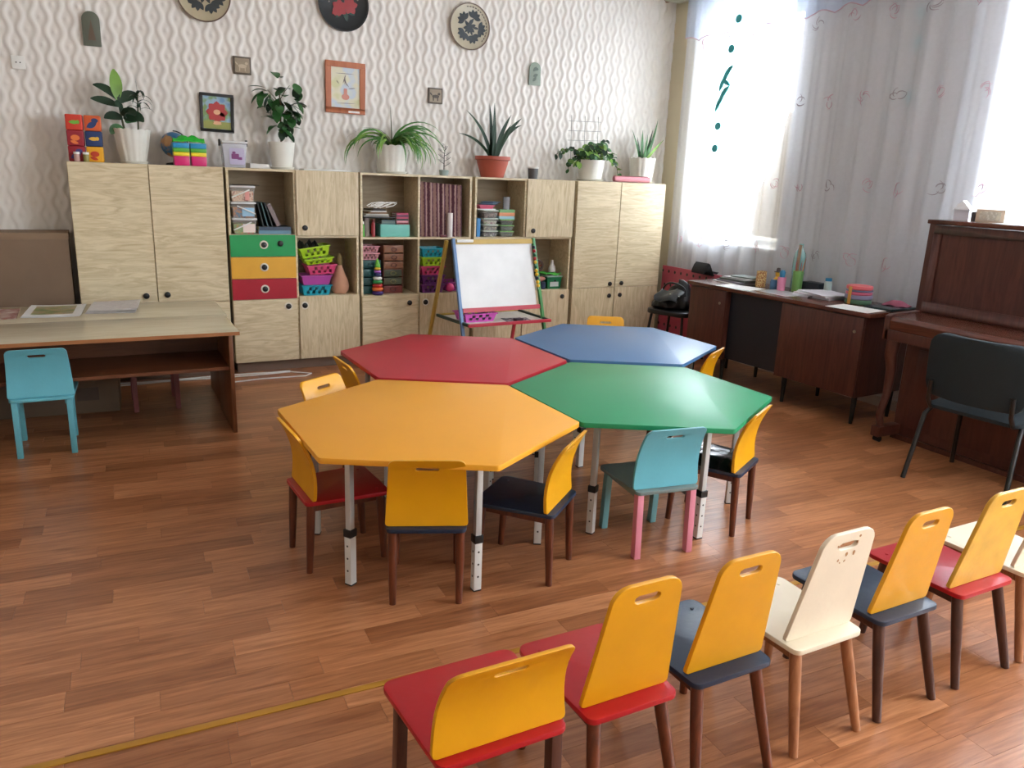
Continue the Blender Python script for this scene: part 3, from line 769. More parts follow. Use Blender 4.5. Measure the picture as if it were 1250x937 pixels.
# ================================================================== UPRIGHT PIANO
def build_piano():
    p = thing('upright_piano', 'dark brown upright piano with closed fallboard beside the desk', 'piano', (4.15, 2.34, 0))
    y0, y1 = -.71, .71
    MB().box(.205, .60, y0+.03, y1-.03, .03, .638).build('lower_case', M_mahog, p, smooth=0, bevel=.003)
    MB().box(.197, .205, y0+.12, y1-.12, .09, .58).build('lower_panel', M_mahog, p, bevel=.003)
    MB().box(.19, .60, y0+.03, y1-.03, 0, .03).build('base_board', M_mahog, p, smooth=0)
    MB().box(.0, .60, y0+.01, y1-.01, .638, .70).build('key_bed', M_mahog, p, bevel=.004)
    for sy in (-1, 1):
        yy = sy*(.71-.018)
        MB().prism([(.0, .638), (.0, .78), (.03, .79), (.27, .80), (.27, .638)], yy-.018, yy+.018, 'xz').build('cheek', M_mahog, p, bevel=.003)
        MB().prism([(.27, .70), (.27, 1.32), (.60, 1.32), (.60, .70)], yy-.018, yy+.018, 'xz').build('side_panel', M_mahog, p, bevel=.003)
        ly = sy*.655
        MB().tube([(.045, ly, .10), (.02, ly, .17), (.055, ly, .30), (.06, ly, .45), (.035, ly, .55), (.045, ly, .638)], [.022, .022, .024, .03, .036, .042], 12).build('leg', M_mahog, p)
        MB().box(.0, .20, ly-.03, ly+.03, .035, .10).build('toe_block', M_mahog, p, bevel=.008)
        MB().tube([(.035, ly-.02, .018), (.035, ly+.02, .018)], .018, 12).build('caster', M_black, p)
    fb = MB().prism([(.006, .70), (.0, .755), (.02, .779), (.262, .797), (.262, .70)], y0+.037, y1-.037, 'xz').build('fallboard', M_mahogt, p, bevel=.004)
    MB().box(.285, .60, y0+.037, y1-.037, .70, 1.31).build('upper_case', M_mahog, p, smooth=0)
    up = MB()
    up.box(.266, .285, y0+.037, y1-.037, .80, .862); up.box(.266, .285, y0+.037, y1-.037, 1.268, 1.315)
    up.box(.266, .285, y0+.037, y0+.085, .862, 1.268); up.box(.266, .285, y1-.085, y1-.037, .862, 1.268)
    up.build('panel_frame', M_mahog, p, bevel=.003)
    MB().box(.278, .285, y0+.086, y1-.086, .863, 1.267).build('upper_panel', M_mahog, p, smooth=0)
    MB().box(.248, .61, y0-.005, y1+.005, 1.32, 1.345).build('top_lid', M_mahogt, p, bevel=.006)
build_piano()

# ================================================================== OFFICE CHAIR
def office_chair():
    c = thing('office_chair', 'dark padded office chair with black tube legs at the piano', 'chair', (4.07, 2.285, 0), radians(-84))
    m = mat('dark_teal_fabric', (24, 36, 42), .85, bump=.3, bscale=120)
    # local: x right, y forward (towards the piano)
    G = []
    for i in range(11):
        u = -1+2*i/10; G.append([])
        for j in range(11):
            v = -1+2*j/10
            G[-1].append((u*.235*(1-.06*v*v), -.01+v*.215, .425+.045*(1-u**8)*(1-v**8)))
    MB().sheet(G, (0, 0, -.004)).add([], []).build('seat_top', m, c)
    MB().prism(rrect(.47, .43, .07, cx=0, cy=-.01), .405, .428).build('seat', m, c, bevel=.006)
    # backrest: thick curved pad
    G = []
    zs = [0, .004, .014, .035, .07, .12, .18, .24, .285, .31, .325, .333, .336]
    for z in zs:
        r = .075; w = .245
        if z > .336-r: w -= r-sqrt(max(0, r*r-(z-(.336-r))**2))
        if z < r: w -= (r-sqrt(max(0, r*r-(r-z)**2)))*.8
        row = []
        for j in range(13):
            u = -1+2*j/12; row.append((u*w, -.235+.045*u*u-.10*z, .475+z))
        G.append(row)
    MB().sheet(G, (0, -.038, 0)).build('backrest', m, c, bevel=.012, seg=3)
    mk = mat('black_tube', (16, 18, 20), .35)
    for sx in (-1, 1):
        MB().tube([(sx*.255, -.27, 0), (sx*.235, -.20, .36), (sx*.22, -.15, .405)], .0125, 10).build('leg', mk, c)
        MB().tube([(sx*.255, .235, 0), (sx*.235, .19, .36), (sx*.22, .15, .405)], .0125, 10).build('leg', mk, c)
        MB().tube([(sx*.20, -.10, .398), (sx*.205, -.215, .41), (sx*.205, -.255, .46), (sx*.20, -.262, .56)], .0115, 10).build('back_support', mk, c)
        MB().tube([(sx*.22, -.15, .398), (sx*.22, .15, .398)], .010, 8).build('seat_rail', mk, c)
office_chair()

# ================================================================== CORNER BY THE WINDOW
def corner_chair():
    c = thing('stool_chair', 'dark chair with black seat standing between cupboard and desk', 'chair', (4.42, 5.28, 0), radians(-70))
    mk = mat('black_vinyl_seat', (22, 26, 28), .35)
    MB().prism(rrect(.40, .40, .08), .40, .44).build('seat', mk, c, bevel=.012, seg=3)
    for sx in (-1, 1):
        for sy in (-1, 1):
            MB().tube([(sx*.19, sy*.19, 0), (sx*.15, sy*.15, .40)], .012, 10).build('leg', mat('black_tube', (16, 18, 20)), c)
corner_chair()
def bag():
    b = thing('black_bag', 'slouching black bag with strap and buckles on the corner chair', 'bag', (4.42, 5.28, .4405), radians(-70))
    m = mat('black_leather', (14, 17, 22), .38, bump=.5, bscale=25)
    r = random.Random(5)
    def sag(q, amp): return lambda t, rr, z: (rr*(1+amp*sin(2*t+q)+.10*sin(3*t+z*26+q)+.05*sin(7*t-z*40)), z*(1+.22*sin(t+q)+.10*sin(3*t)))
    MB().lathe([(.0, 0), (.11, .0), (.135, .025), (.13, .06), (.115, .10), (.10, .14), (.075, .175), (.03, .195), (0, .20)], 32, mod=sag(.4, .16)).build('bag_body', m, b)
    MB().lathe([(.0, 0), (.06, .0), (.085, .02), (.08, .05), (.06, .085), (.03, .105), (0, .11)], 28, mod=sag(2.2, .15)).build('side_pocket', m, b, loc=(-.10, -.08, .001))
    G = [[(-.11+.22*i/8+.01*sin(j), -.075-.045*sin(pi*j/12)-.012*j, .165-.010*j-.012*sin(i*.8)) for i in range(9)] for j in range(9)]
    MB().sheet(G, (0, -.006, .003)).build('flap', m, b)
    pts = [(.12*cos(t), -.08+.02*sin(3*t), .13+.10*sin(t)) for t in [pi*i/12 for i in range(13)]]
    MB().tube(pts, .008, 8).build('strap', m, b)
    mm = mat('steel_buckle', (190, 190, 186), .25, metal=.9)
    for (x, y, z) in ((-.16, -.06, .12), (.10, -.15, .13), (-.05, -.165, .10), (.02, -.15, .14)):
        MB().lathe([(0, -.012), (.010, -.006), (.012, 0), (.010, .006), (0, .012)], 10).build('buckle', mm, b, loc=(x, y, z))
bag()
b = MB()
G = [[(4.60+.17*s, 5.18, .745+.075*t*sin(pi*min(1, s*1.3+.1))+.02*sin(7*s)) for s in [i/8 for i in range(9)]] for t in (0, .5, 1)]
b.sheet(G, (0, .16, 0))
tag(b.build('dark_garment', mat('black_cloth', (16, 20, 26), .9)), 'dark garment heaped on the pink board top behind the desk', 'garment')
pk = thing('dotted_board', 'pink board with black dots standing under the curtain in the corner', 'board', (4.72, 5.55, 0))
MB().box(0, .02, -.45, .34, .002, .742).build('panel', mat('rose_pink_board', (164, 62, 82), .5), pk, bevel=.003)
MB().box(.021, .05, -.45, -.40, 0, .66).build('brace', M_birchd, pk, smooth=0)
MB().box(.021, .05, .28, .33, 0, .66).build('brace', M_birchd, pk, smooth=0)
for i in range(9):
    for k in range(6):
        if k in (2, 3) and rnd.random() < .4: continue
        MB().prism(ellipse(-.40+i*.086+(.04 if k % 2 else 0), .07+k*.125, .012, .014), -.001, .0, 'yz').build('dot', M_black, pk, smooth=0)
    
# ================================================================== DESK THINGS
def lathe_thing(name, label, cat, loc, prof, m, n=20, group=None):
    o = MB().lathe(prof, n).build(name, m, loc=loc); return tag(o, label, cat, group)
def sheet_thing(name, label, cat, loc, rz, w, d, t, m, group=None, curl=0.):
    G = [[((-.5+i/6)*w, (-.5+j/4)*d, curl*((i/6-.5)**2)*4) for i in range(7)] for j in range(5)]
    o = MB().sheet(G, (0, 0, t)).build(name, m, loc=loc, rot=(0, 0, rz), smooth=20); return tag(o, label, cat, group)
Z0 = .7505
# stack of papers and books, far end of the desk
zz = Z0
for i, (w, dd, t, cname, nm, lb, ct) in enumerate([
        (.21, .30, .004, (222, 224, 222), 'paper_sheets', 'white sheets at the bottom of the book stack on the desk', 'paper'),
        (.20, .28, .014, (128, 122, 134), 'book', 'grey violet book low in the desk book stack', 'book'),
        (.20, .27, .016, (88, 96, 90), 'book', 'dark green-grey book in the middle of the desk stack', 'book'),
        (.19, .26, .010, (170, 168, 170), 'book', 'light grey book in the desk stack under the top one', 'book'),
        (.15, .21, .010, (96, 108, 100), 'book', 'small green-grey book on top of the desk stack', 'book')]):
    b = MB().box(-w/2, w/2, -dd/2, dd/2, 0, t)
    o = b.build(nm, mat('cover_%d' % i, cname, .5), loc=D(.30+.012*i, .60-.02*i, zz), rot=(0, 0, DR+radians(-12+5*i)), bevel=.0015)
    tag(o, lb, ct, 'book and paper stack on the teacher desk' if ct == 'book' else None); zz += t+.0005
sheet_thing('printed_sheet', 'white printed sheet lying at the desk front edge by the cup', 'paper', D(.12, .37, Z0), DR+.15, .21, .30, .001, M_paper)
sheet_thing('plastic_file', 'glossy clear file lying flat near the middle of the desk', 'file', D(.20, .05, Z0), DR-.1, .22, .30, .002, mat('glossy_clear_file', (206, 210, 212), .06))
# patterned cup
def plaid():
    m = blotch('beige_check_print', [(206, 176, 112), (146, 84, 50), (216, 190, 130), (160, 104, 60)], 60, .5)
    return m
lathe_thing('patterned_cup', 'beige and brown chequered cup on the desk', 'cup', D(.30, .34, Z0), [(.0, 0), (.036, 0), (.038, .01), (.038, .12), (.035, .12), (.034, .008), (0, .008)], plaid())
t = thing('toy_figure', 'small yellow toy figure with dark hat beside the chequered cup', 'toy', D(.40, .27, Z0))
MB().lathe([(0, 0), (.026, 0), (.032, .03), (.026, .07), (.014, .085), (.02, .10), (.018, .12), (0, .13)], 16).build('figure_body', mat('toy_yellow', (226, 170, 40), .4), t)
MB().lathe([(.03, .118), (.03, .123), (.016, .126), (.012, .15), (0, .152)], 14).build('hat', mat('toy_hat', (58, 44, 40), .5), t)
lathe_thing('blue_jar', 'small blue jar standing between chequered and pink cups', 'jar', D(.31, .225, Z0), [(0, 0), (.026, 0), (.028, .01), (.028, .055), (.024, .06), (.024, .07), (0, .07)], mat('jar_blue', (70, 112, 150), .4))
t = thing('pink_cup', 'pink cup holding a blue brush pack on the desk', 'cup', D(.30, .145, Z0))
MB().lathe([(0, 0), (.028, 0), (.031, .10), (.028, .10), (.026, .006), (0, .006)], 18).build('cup_body', mat('cup_pink', (214, 130, 160), .45), t)
MB().lathe([(0, .008), (.018, .008), (.02, .11), (.022, .135), (.012, .15), (0, .152)], 14).build('brush_pack', mat('pack_blue', (46, 120, 160), .45), t)
t = thing('pencil_holder', 'green pencil holder with ruler and pencils on the desk', 'pencil holder', D(.40, .085, Z0))
MB().lathe([(0, 0), (.036, 0), (.038, .15), (.034, .15), (.033, .006), (0, .006)], 18).build('holder', mat('holder_green', (112, 160, 84), .45), t)
MB().cbox((0, 0, .17), (.004, .028, .32), M=Matrix.Translation((-.012, .012, .01)) @ Matrix.Rotation(radians(2), 4, 'X')).build('ruler', wood('ruler_wood', (136, 112, 92), (158, 134, 112), 'z'), t, bevel=.001)
for i in range(7):
    a = rnd.uniform(0, 6.28); l = rnd.uniform(.19, .25); r0 = rnd.uniform(.0, .016)
    MB().tube([(r0*cos(a), r0*sin(a)-.005, .008), (.028*cos(a)+.0, .026*sin(a)-.008, l*.75), (.032*cos(a), .032*sin(a)-.012, l)], [.0036, .0036, .001], 6).build('pencil', mat('pencil_%d' % (i % 4), [(150, 60, 56), (190, 130, 90), (96, 60, 50), (176, 90, 60)][i % 4], .5), t)
t = thing('water_bottle', 'large clear bluish plastic bottle behind the pencil holder', 'bottle', D(.50, .17, Z0))
MB().lathe([(0, 0), (.044, 0), (.046, .02), (.044, .10), (.047, .11), (.047, .23), (.04, .27), (.018, .305), (.015, .32)], 20).build('bottle_body', glassy('clear_aqua_plastic', (150, 206, 206), .55, .1), t)
MB().lathe([(0, .318), (.017, .318), (.017, .338), (0, .338)], 14).build('cap', mat('cap_aqua', (130, 190, 190), .4), t)
t = thing('glue_bottle', 'small white bottle with a blue cap on the desk', 'bottle', D(.47, -.13, Z0))
MB().lathe([(0, 0), (.026, 0), (.027, .09), (.02, .10), (0, .10)], 16).build('bottle_body', mat('milky_bottle', (176, 190, 184), .35), t)
MB().lathe([(0, .1003), (.023, .1003), (.023, .122), (0, .122)], 16).build('cap', mat('cap_blue', (52, 130, 170), .4), t)
tag(MB().box(-.05, .05, -.08, .08, 0, .075).build('dark_box', mat('dark_navy_box', (26, 32, 42), .5), loc=D(.48, -.005, Z0), rot=(0, 0, DR), bevel=.004), 'dark navy box behind the papers on the desk', 'box')
zz = Z0
for i in range(5):
    t_ = .006 if i else .010
    sheet_thing('paper_stack', 'loose paper pile on the desk beside the round containers, %s' % ['thick bottom wad', 'second wad up', 'middle wad', 'fourth wad up', 'topmost wad'][i], 'paper', D(.33+.012*(i % 2), -.17-.012*i, zz), DR+radians(8-7*i), .24, .30, t_, mat('paper_tint_%d' % i, (206+6*(i % 3), 208+4*(i % 2), 216), .7), 'loose paper stack on the desk'); zz += t_+.0004
tag(MB().box(-.03, .03, -.01, .01, 0, .012).build('stapler', M_black, loc=D(.20, -.20, Z0), rot=(0, 0, .5), bevel=.003), 'small black clip on the desk before the loose papers', 'clip')
t = thing('round_containers', 'stack of round pink and green containers held by an orange strap', 'container', D(.33, -.485, Z0))
zz = 0
for i, (cc, hh) in enumerate([((70, 112, 84), .032), ((128, 122, 150), .030), ((196, 84, 110), .022), ((92, 92, 122), .012), ((214, 96, 100), .026)]):
    r_ = .085+.004*(i % 2)
    MB().lathe([(0, zz), (r_-.006, zz), (r_, zz+.006), (r_, zz+hh-.006), (r_-.004, zz+hh), (0, zz+hh)], 28).build('container', mat('container_%d' % i, cc, .4), t); zz += hh
MB().box(-.093, -.0885, -.012, .012, .002, zz-.004).build('strap', mat('strap_orange', (206, 150, 70), .5), t, bevel=.001)
sheet_thing('blank_sheet', 'blank white sheet overhanging the desk front beside the piano', 'paper', D(.105, -.63, Z0), DR+radians(4), .215, .30, .001, M_paper)
b = MB().box(-.13, .15, -.10, .10, 0, .012)
tag(b.build('dark_folder', mat('dark_green_folder', (28, 50, 52), .2), loc=D(.36, -.70, Z0), rot=(0, 0, DR), bevel=.002), 'glossy dark green folder at the desk end by the piano', 'folder')
G = [[(.13*(i/8-.5)*2*.6, .05*(j/4-.5)*2, .035*sin(pi*i/8)*sin(pi*j/4)+.004*sin(5*i+2*j)) for i in range(9)] for j in range(5)]
tag(MB().sheet(G, (0, 0, -.0035)).build('pink_cloth', mat('rose_cloth', (150, 76, 96), .8), loc=D(.44, -.70, Z0+.0175), rot=(0, 0, 1.7)), 'crumpled rose cloth lying on the dark green folder', 'cloth')

# on the piano
PZ = 1.346
t = thing('paper_house', 'small white paper house with pointed roof on the piano', 'paper model', (4.55, 2.945, PZ), radians(20))
MB().box(-.035, .035, -.04, .04, 0, .062).build('house_walls', mat('house_white', (206, 204, 214), .6), t, smooth=0)
MB().prism([(-.048, .0625), (.048, .0625), (.0, .115)], -.046, .046, 'yz').build('roof', mat('roof_white', (228, 228, 232), .6), t, smooth=0)
t = thing('photo_box', 'small cream box with pale picture on the piano', 'box', (4.56, 2.775, PZ), radians(14))
MB().box(-.03, .03, -.075, .075, 0, .072).build('box_body', mat('box_cream', (206, 186, 164), .6), t, bevel=.002)
decal(t, 'pale_print', [rrect(.11, .05, .004, cx=0, cy=.036)], blotch('pale_print', [(226, 222, 212), (190, 182, 166), (214, 206, 186)], 40), -.0302, plane='yz')
lathe_thing('dark_cylinder', 'small dark tin between paper house and cream box', 'tin', (4.55, 2.875, PZ), [(0, 0), (.014, 0), (.014, .052), (0, .054)], mat('dark_tin', (70, 64, 66), .4), 14)
for i, (yy, xx, hh) in enumerate(((2.60, 4.56, .16), (2.50, 4.58, .17))):
    t = thing('clear_bottle', ['clear empty bottle on the piano nearest the cream box', 'clear bottle with teal cap further along the piano'][i], 'bottle', (xx, yy, PZ))
    MB().lathe([(0, 0), (.034, 0), (.036, .012), (.036, hh*.62), (.014, hh*.86), (.013, hh)], 18).build('bottle_body', glassy('clear_plastic', (225, 230, 236), .6, .08), t)
    MB().lathe([(0, hh), (.015, hh), (.015, hh+.018), (0, hh+.018)], 12).build('cap', mat('cap_white' if i == 0 else 'cap_teal', (222, 222, 226) if i == 0 else (30, 130, 130), .4), t)
sheet_thing('white_doily', 'white cloth strip lying along the piano top', 'cloth', (4.55, 2.45, PZ-.0005), 0, .2, .5, .0008, M_paper)

# ================================================================== SHELF THINGS
def P_(n, c, r=.4): return mat(n, c, r)
def basket(label, x, y, z, w, d, h, m, rz=0., ry=0., name='plastic_basket', group='plastic baskets on the shelves', solid=False):
    t = thing(name, label, 'basket', (x, y, z), group=group, rot=(0, ry, rz))
    n = 9; K = 4*n; rows = [0, .18, .36, .5, .64, .82, 1]
    def ring(k, f, o):
        a, b = (w/2-o)*(.84+.16*f), (d/2-o)*(.84+.16*f)
        pts = rrect(2*a, 2*b, .022, 2); L = []
        # resample evenly by side
        for s in range(4):
            c0, c1 = [(a, b), (-a, b), (-a, -b), (a, -b)][s], [(-a, b), (-a, -b), (a, -b), (a, b)][s]
            for i in range(n):
                q = i/n; L.append((c0[0]+(c1[0]-c0[0])*q, c0[1]+(c1[1]-c0[1])*q, f*h))
        return L
    vs = []; fs = []
    for o in (0, .003):
        for k, f in enumerate(rows): vs += ring(k, f, o)
    R_ = len(rows); off = R_*K
    hole = (lambda k, i: False) if solid else (lambda k, i: k in (1, 2, 3, 4) and 1 <= i % n <= n-2 and (i+(k > 2)) % 2 == 1 and k != 0)
    for k in range(R_-1):
        for i in range(K):
            j = (i+1) % K; q = (k*K+i, k*K+j, (k+1)*K+j, (k+1)*K+i)
            if hole(k, i):
                for a, b in zip(q, q[1:]+q[:1]): fs.append((a, b, b+off, a+off))
                continue
            fs.append(q); fs.append(tuple(v+off for v in q)[::-1])
    for i in range(K):
        j = (i+1) % K; a, b = (R_-1)*K+i, (R_-1)*K+j; fs.append((a, b, b+off, a+off))
        fs.append((i, j, j+off, i+off))
    B = MB().add(vs, fs); B.build('wall', m, t, smooth=0)
    MB().box(-w*.42+.004, w*.42-.004, -d*.42+.004, d*.42-.004, 0, .003).build('base', m, t, smooth=0)
    rim = MB(); e = .006
    rim.box(-w/2-e, w/2+e, -d/2-e, -d/2+.001, h-.008, h); rim.box(-w/2-e, w/2+e, d/2-.001, d/2+e, h-.008, h)
    rim.box(-w/2-e, -w/2+.001, -d/2+.001, d/2-.001, h-.008, h); rim.box(w/2-.001, w/2+e, -d/2+.001, d/2-.001, h-.008, h)
    rim.build('rim', m, t, smooth=0)
    return t
c_tq, c_pu, c_mg, c_li, c_dp = P_('basket_turquoise', (24, 148, 168)), P_('basket_purple', (176, 74, 158)), P_('basket_magenta', (204, 66, 112)), P_('basket_lime', (166, 206, 30)), P_('basket_deep_purple', (104, 44, 112))
def block(name, label, cat, x0, x1, y0, y1, z0, z1, m, group=None, bevel=.002, rot=None):
    o = MB().box(-(x1-x0)/2, (x1-x0)/2, -(y1-y0)/2, (y1-y0)/2, 0, z1-z0).build(name, m, loc=((x0+x1)/2, (y0+y1)/2, z0), rot=rot, bevel=bevel)
    return tag(o, label, cat, group)
def book(label, x0, x1, y0, y1, z0, z1, m, group, lie=True, name='book', rot=None):
    """cover boards and spine around a paler block of pages; the spine is at the front"""
    t = thing(name, label, 'book', ((x0+x1)/2, (y0+y1)/2, z0), group=group, rot=rot)
    w, d, h = (x1-x0)/2, (y1-y0)/2, z1-z0
    c = MB(); k = min(.0022, h*.2, w*.3)
    if lie:
        c.box(-w, w, -d, d, 0, k); c.box(-w, w, -d, d, h-k, h); c.box(-w, w, -d, -d+k, k, h-k)
        MB().box(-w+.003, w-.003, -d+k+.0003, d-.003, k+.0002, h-k-.0002).build('pages', M_paper, t, smooth=0)
    else:
        c.box(-w, -w+k, -d, d, 0, h); c.box(w-k, w, -d, d, 0, h); c.box(-w+k, w-k, -d, -d+k, 0, h)
        MB().box(-w+k+.0002, w-k-.0002, -d+k+.0003, d-.003, .003, h-.003).build('pages', M_paper, t, smooth=0)
    c.build('cover', m, t, smooth=0)
    return t
# --- shelf above the coloured drawers: three clear buckets, notebooks, flat books
fill = [[(206, 150, 70), (120, 170, 90), (214, 90, 80)], [(60, 110, 140), (190, 120, 60), (90, 80, 80)], [(200, 120, 90), (230, 200, 170), (150, 80, 70)]]
bl = ['clear toy bucket at the bottom of the stack above the green drawer', 'clear toy bucket with bluish label in the middle of its stack', 'clear toy bucket with orange contents on top of its stack']
zz = 1.0205
for i in range(3):
    t = thing('toy_bucket', bl[i], 'bucket', (.961-.002*i, 5.990, zz), group='clear toy buckets on the drawer cupboard shelf')
    w, d, h = .082, .075, .112
    MB().frustum((0, 0, 0), (w-.008, d-.008), (0, 0, h-.014), (w, d)).build('bucket_body', glassy('clear_bucket_plastic', (226, 222, 216), .78, .15), t, bevel=.006)
    MB().frustum((0, 0, .003), (w-.013, d-.013), (0, 0, h*.66), (w-.008, d-.008)).build('contents', blotch('bucket_fill_%d' % i, fill[i], 40, .6, i*3.), t, bevel=.004)
    MB().box(-w-.004, w+.004, -d-.004, d+.004, h-.0135, h).build('lid', mat('milky_lid', (206, 206, 204), .35), t, bevel=.004)
    s = 1 if i != 1 else -1
    pts = [(s*(-w*.95+w*1.5*q), -d-.008, (.03 if i != 1 else .03)+.055*q+(.0)) for q in [k/6 for k in range(7)]]
    MB().tube(pts, .005, 6).build('handle', M_white, t)
    lm = mat('bucket_label_%d' % i, [(226, 206, 196), (150, 190, 214), (206, 140, 130)][i], .5)
    MB().cbox((.03, -d-.0015+(.004), .043), (.085 if i < 2 else .03, .003, .06)).build('label_card', lm, t, smooth=0)
    zz += h+.0005
block('dark_paper', 'dark sheet lying over the top clear bucket', 'paper', .90, 1.08, 5.95, 6.12, zz+.0005, zz+.003, mat('dark_sheet', (58, 52, 50), .6))
book('blue book flat at the bottom beside the clear buckets', 1.058, 1.288, 5.93, 6.12, 1.0205, 1.046, mat('cover_steel', (98, 138, 160), .5), 'flat books on the drawer cupboard shelf')
book('dark blue book lying on the flat blue book', 1.062, 1.288, 5.93, 6.12, 1.0465, 1.072, mat('cover_slate', (56, 72, 92), .5), 'flat books on the drawer cupboard shelf')
for i, (xx, a, w, cc, lb) in enumerate([(1.205, -24, .030, (128, 112, 112), 'thick mauve-grey album leaning on the bookshelf above the drawers'),
        (1.160, -17, .008, (34, 42, 40), 'thin dark notebook leaning beside the mauve album'),
        (1.128, -14, .007, (74, 104, 106), 'thin teal notebook leaning behind the dark notebook'),
        (1.096, -12, .008, (40, 52, 48), 'thin dark green notebook leaning next to the clear buckets')]):
    book(lb, xx-w/2, xx+w/2, 5.945, 6.10, 1.0735+.004*(i == 0)+.0, 1.0735+.175, mat('leaning_cover_%d' % i, cc, .5), 'leaning notebooks above the drawers', False, 'notebook', (0, radians(a), 0))
# --- shelf with baskets and the gourd-shaped bag
basket('turquoise plastic basket at the bottom of the stack by the gourd', 1.462, 5.99, .565, .225, .17, .078, c_tq)
basket('purple plastic basket resting on the turquoise one', 1.462, 5.99, .6445, .225, .17, .072, c_pu, solid=True)
basket('magenta plastic basket tilted on the purple one', 1.508, 5.99, .7225, .215, .17, .070, c_mg, ry=radians(-3))
basket('lime plastic basket under the filled lime basket', 1.490, 5.99, .802, .215, .17, .042, c_li, ry=radians(-6))
basket('lime plastic basket filled with dark toys, top of its stack', 1.462, 5.99, .855, .225, .17, .075, c_li, ry=radians(-8))
t = thing('dark_toys', 'heap of dark plastic toys in the top lime basket', 'toys', (1.440, 5.99, .868))
for i in range(9):
    x, y, s = rnd.uniform(-.07, .07), rnd.uniform(-.05, .05), rnd.uniform(.02, .032)
    MB().lathe([(0, 0), (s, s*.3), (s*.8, s*1.4), (s*.3, s*2.2), (0, s*2.6)], 8, mod=lambda a, r, z: (r*(1+.2*sin(3*a)), z)).build('toy', mat('dark_toy_%d' % (i % 2), [(26, 28, 26), (62, 66, 58)][i % 2], .5), t, loc=(x, y, .03))
t = thing('gourd_bag', 'pear-shaped peach cloth bag standing beside the stacked baskets', 'bag', (1.662, 6.0, .5645))
MB().lathe([(0, 0), (.05, .0), (.068, .02), (.072, .06), (.062, .10), (.042, .15), (.026, .19), (.02, .215)], 24, mod=lambda a, r, z: (r*(1+.03*sin(4*a+z*20)), z)).build('bag_body', mat('peach_cloth', (196, 146, 118), .8, bump=.3), t)
MB().lathe([(.02, .2155), (.026, .23), (.024, .27), (.012, .30), (0, .31)], 16).build('neck', mat('olive_cloth', (120, 102, 62), .8), t)
# --- open shelf over the drawer towers
block('mint_box', 'mint green box on the shelf over the drawer towers', 'box', 1.972, 2.212, 5.93, 6.13, 1.0005, 1.095, P_('mint_card', (112, 190, 176), .5))
block('grey_carton', 'narrow grey carton beside the red bottle', 'box', 1.853, 1.888, 5.95, 6.10, 1.0005, 1.142, P_('grey_card', (128, 116, 108), .7))
for nm, lb, x, cc, cap, h in (('red_bottle', 'red bottle with a dark red cap beside the mint box', 1.918, (150, 30, 40), (100, 20, 28), .13), ('green_bottle', 'slim green and white bottle at the shelf side', 1.836, (90, 170, 60), (226, 226, 220), .115)):
    t = thing(nm, lb, 'bottle', (x, 5.945, 1.0005)); r = .0155 if x > 1.9 else .0125
    MB().lathe([(0, 0), (r, 0), (r, h*.75), (r*.55, h*.84), (0, h*.84)], 16).build('bottle_body', P_(nm+'_body', cc), t)
    MB().lathe([(0, h*.841), (r*.75, h*.841), (r*.75, h), (0, h)], 14).build('cap', P_(nm+'_cap', cap), t)
for i in range(3): book('thin teal-grey book on the mint box, %s' % ['under two others', 'between two others', 'topmost of three'][i], 1.985, 2.095, 5.94, 6.10, 1.0955+i*.0115, 1.1065+i*.0115, mat('teal_grey_cover_%d' % i, [(66, 98, 98), (96, 112, 108), (54, 76, 80)][i], .5), 'thin books on the mint box')
for i in range(6): book('small %s booklet in the striped pile on the mint box' % ['dark red', 'pale pink', 'black', 'rose', 'plum', 'magenta'][i], 2.106, 2.205, 5.94, 6.06, 1.0955+i*.0145, 1.1095+i*.0145, mat('booklet_%d' % i, [(120, 34, 44), (214, 150, 160), (34, 28, 34), (190, 70, 100), (96, 44, 78), (170, 50, 84)][i], .5), 'booklets piled on the mint box', name='booklet')
block('black_tray', 'flat black tray across the bottles and thin books', 'tray', 1.842, 2.092, 5.935, 6.13, 1.1425, 1.150, M_black)
for i in range(5):
    block('loose_papers', ['grey papers at the bottom of the tray heap', 'white papers low in the tray heap', 'brown card in the tray heap', 'white folded paper in the tray heap', 'dark sheet on top of the tray heap'][i], 'paper', 1.86+.01*i, 2.06-.012*i, 5.95, 6.1, 1.1505+i*.012, 1.1605+i*.012, mat('tray_paper_%d' % i, [(150, 146, 140), (206, 204, 198), (140, 110, 80), (214, 212, 208), (70, 62, 58)][i], .7), rot=(0, 0, radians(5*i-9)))
b = MB()
for q in range(4):
    b.tube([(.035*q+.07*sin(k*.9+q*2), -.06+.004*q, .008+.045*abs(sin(k*.55+q))) for k in range(11)], .004, 6)
tag(b.build('white_cable', M_white, loc=(1.925, 5.965, 1.212)), 'tangled white cable on the paper heap', 'cable')
# --- drawer towers and ring pyramid
def tower(label, x0, x1, z0, rows, y0=5.965):
    """rows: list of (height, material, handle material)"""
    t = thing('drawer_tower', label, 'drawer unit', ((x0+x1)/2, y0, z0), group='small drawer towers on the shelf')
    w = (x1-x0)/2; z = 0; H_ = sum(r[0] for r in rows)
    b = MB(); b.box(-w, -w+.004, 0, .18, 0, H_); b.box(w-.004, w, 0, .18, 0, H_); b.box(-w+.004, w-.004, 0, .18, H_-.004, H_); b.box(-w+.004, w-.004, .176, .18, 0, H_-.004); b.box(-w+.004, w-.004, 0, .18, 0, .003)
    b.build('tower_frame', rows[0][1], t, smooth=0)
    for (h, m, hm) in rows:
        d = MB().box(-w+.006, w-.006, -.004, .17, z+.005, z+h-.004).build('drawer', m, t, bevel=.003)
        MB().lathe([(.014, -.003), (.020, -.003), (.020, .003), (.014, .003), (.014, -.003)], 20, M=Matrix.Translation((0, -.007, z+h/2)) @ Matrix.Diagonal((1.25, 1, .8, 1)) @ Matrix.Rotation(pi/2, 4, 'X')).build('pull_ring', hm, d)
        z += h
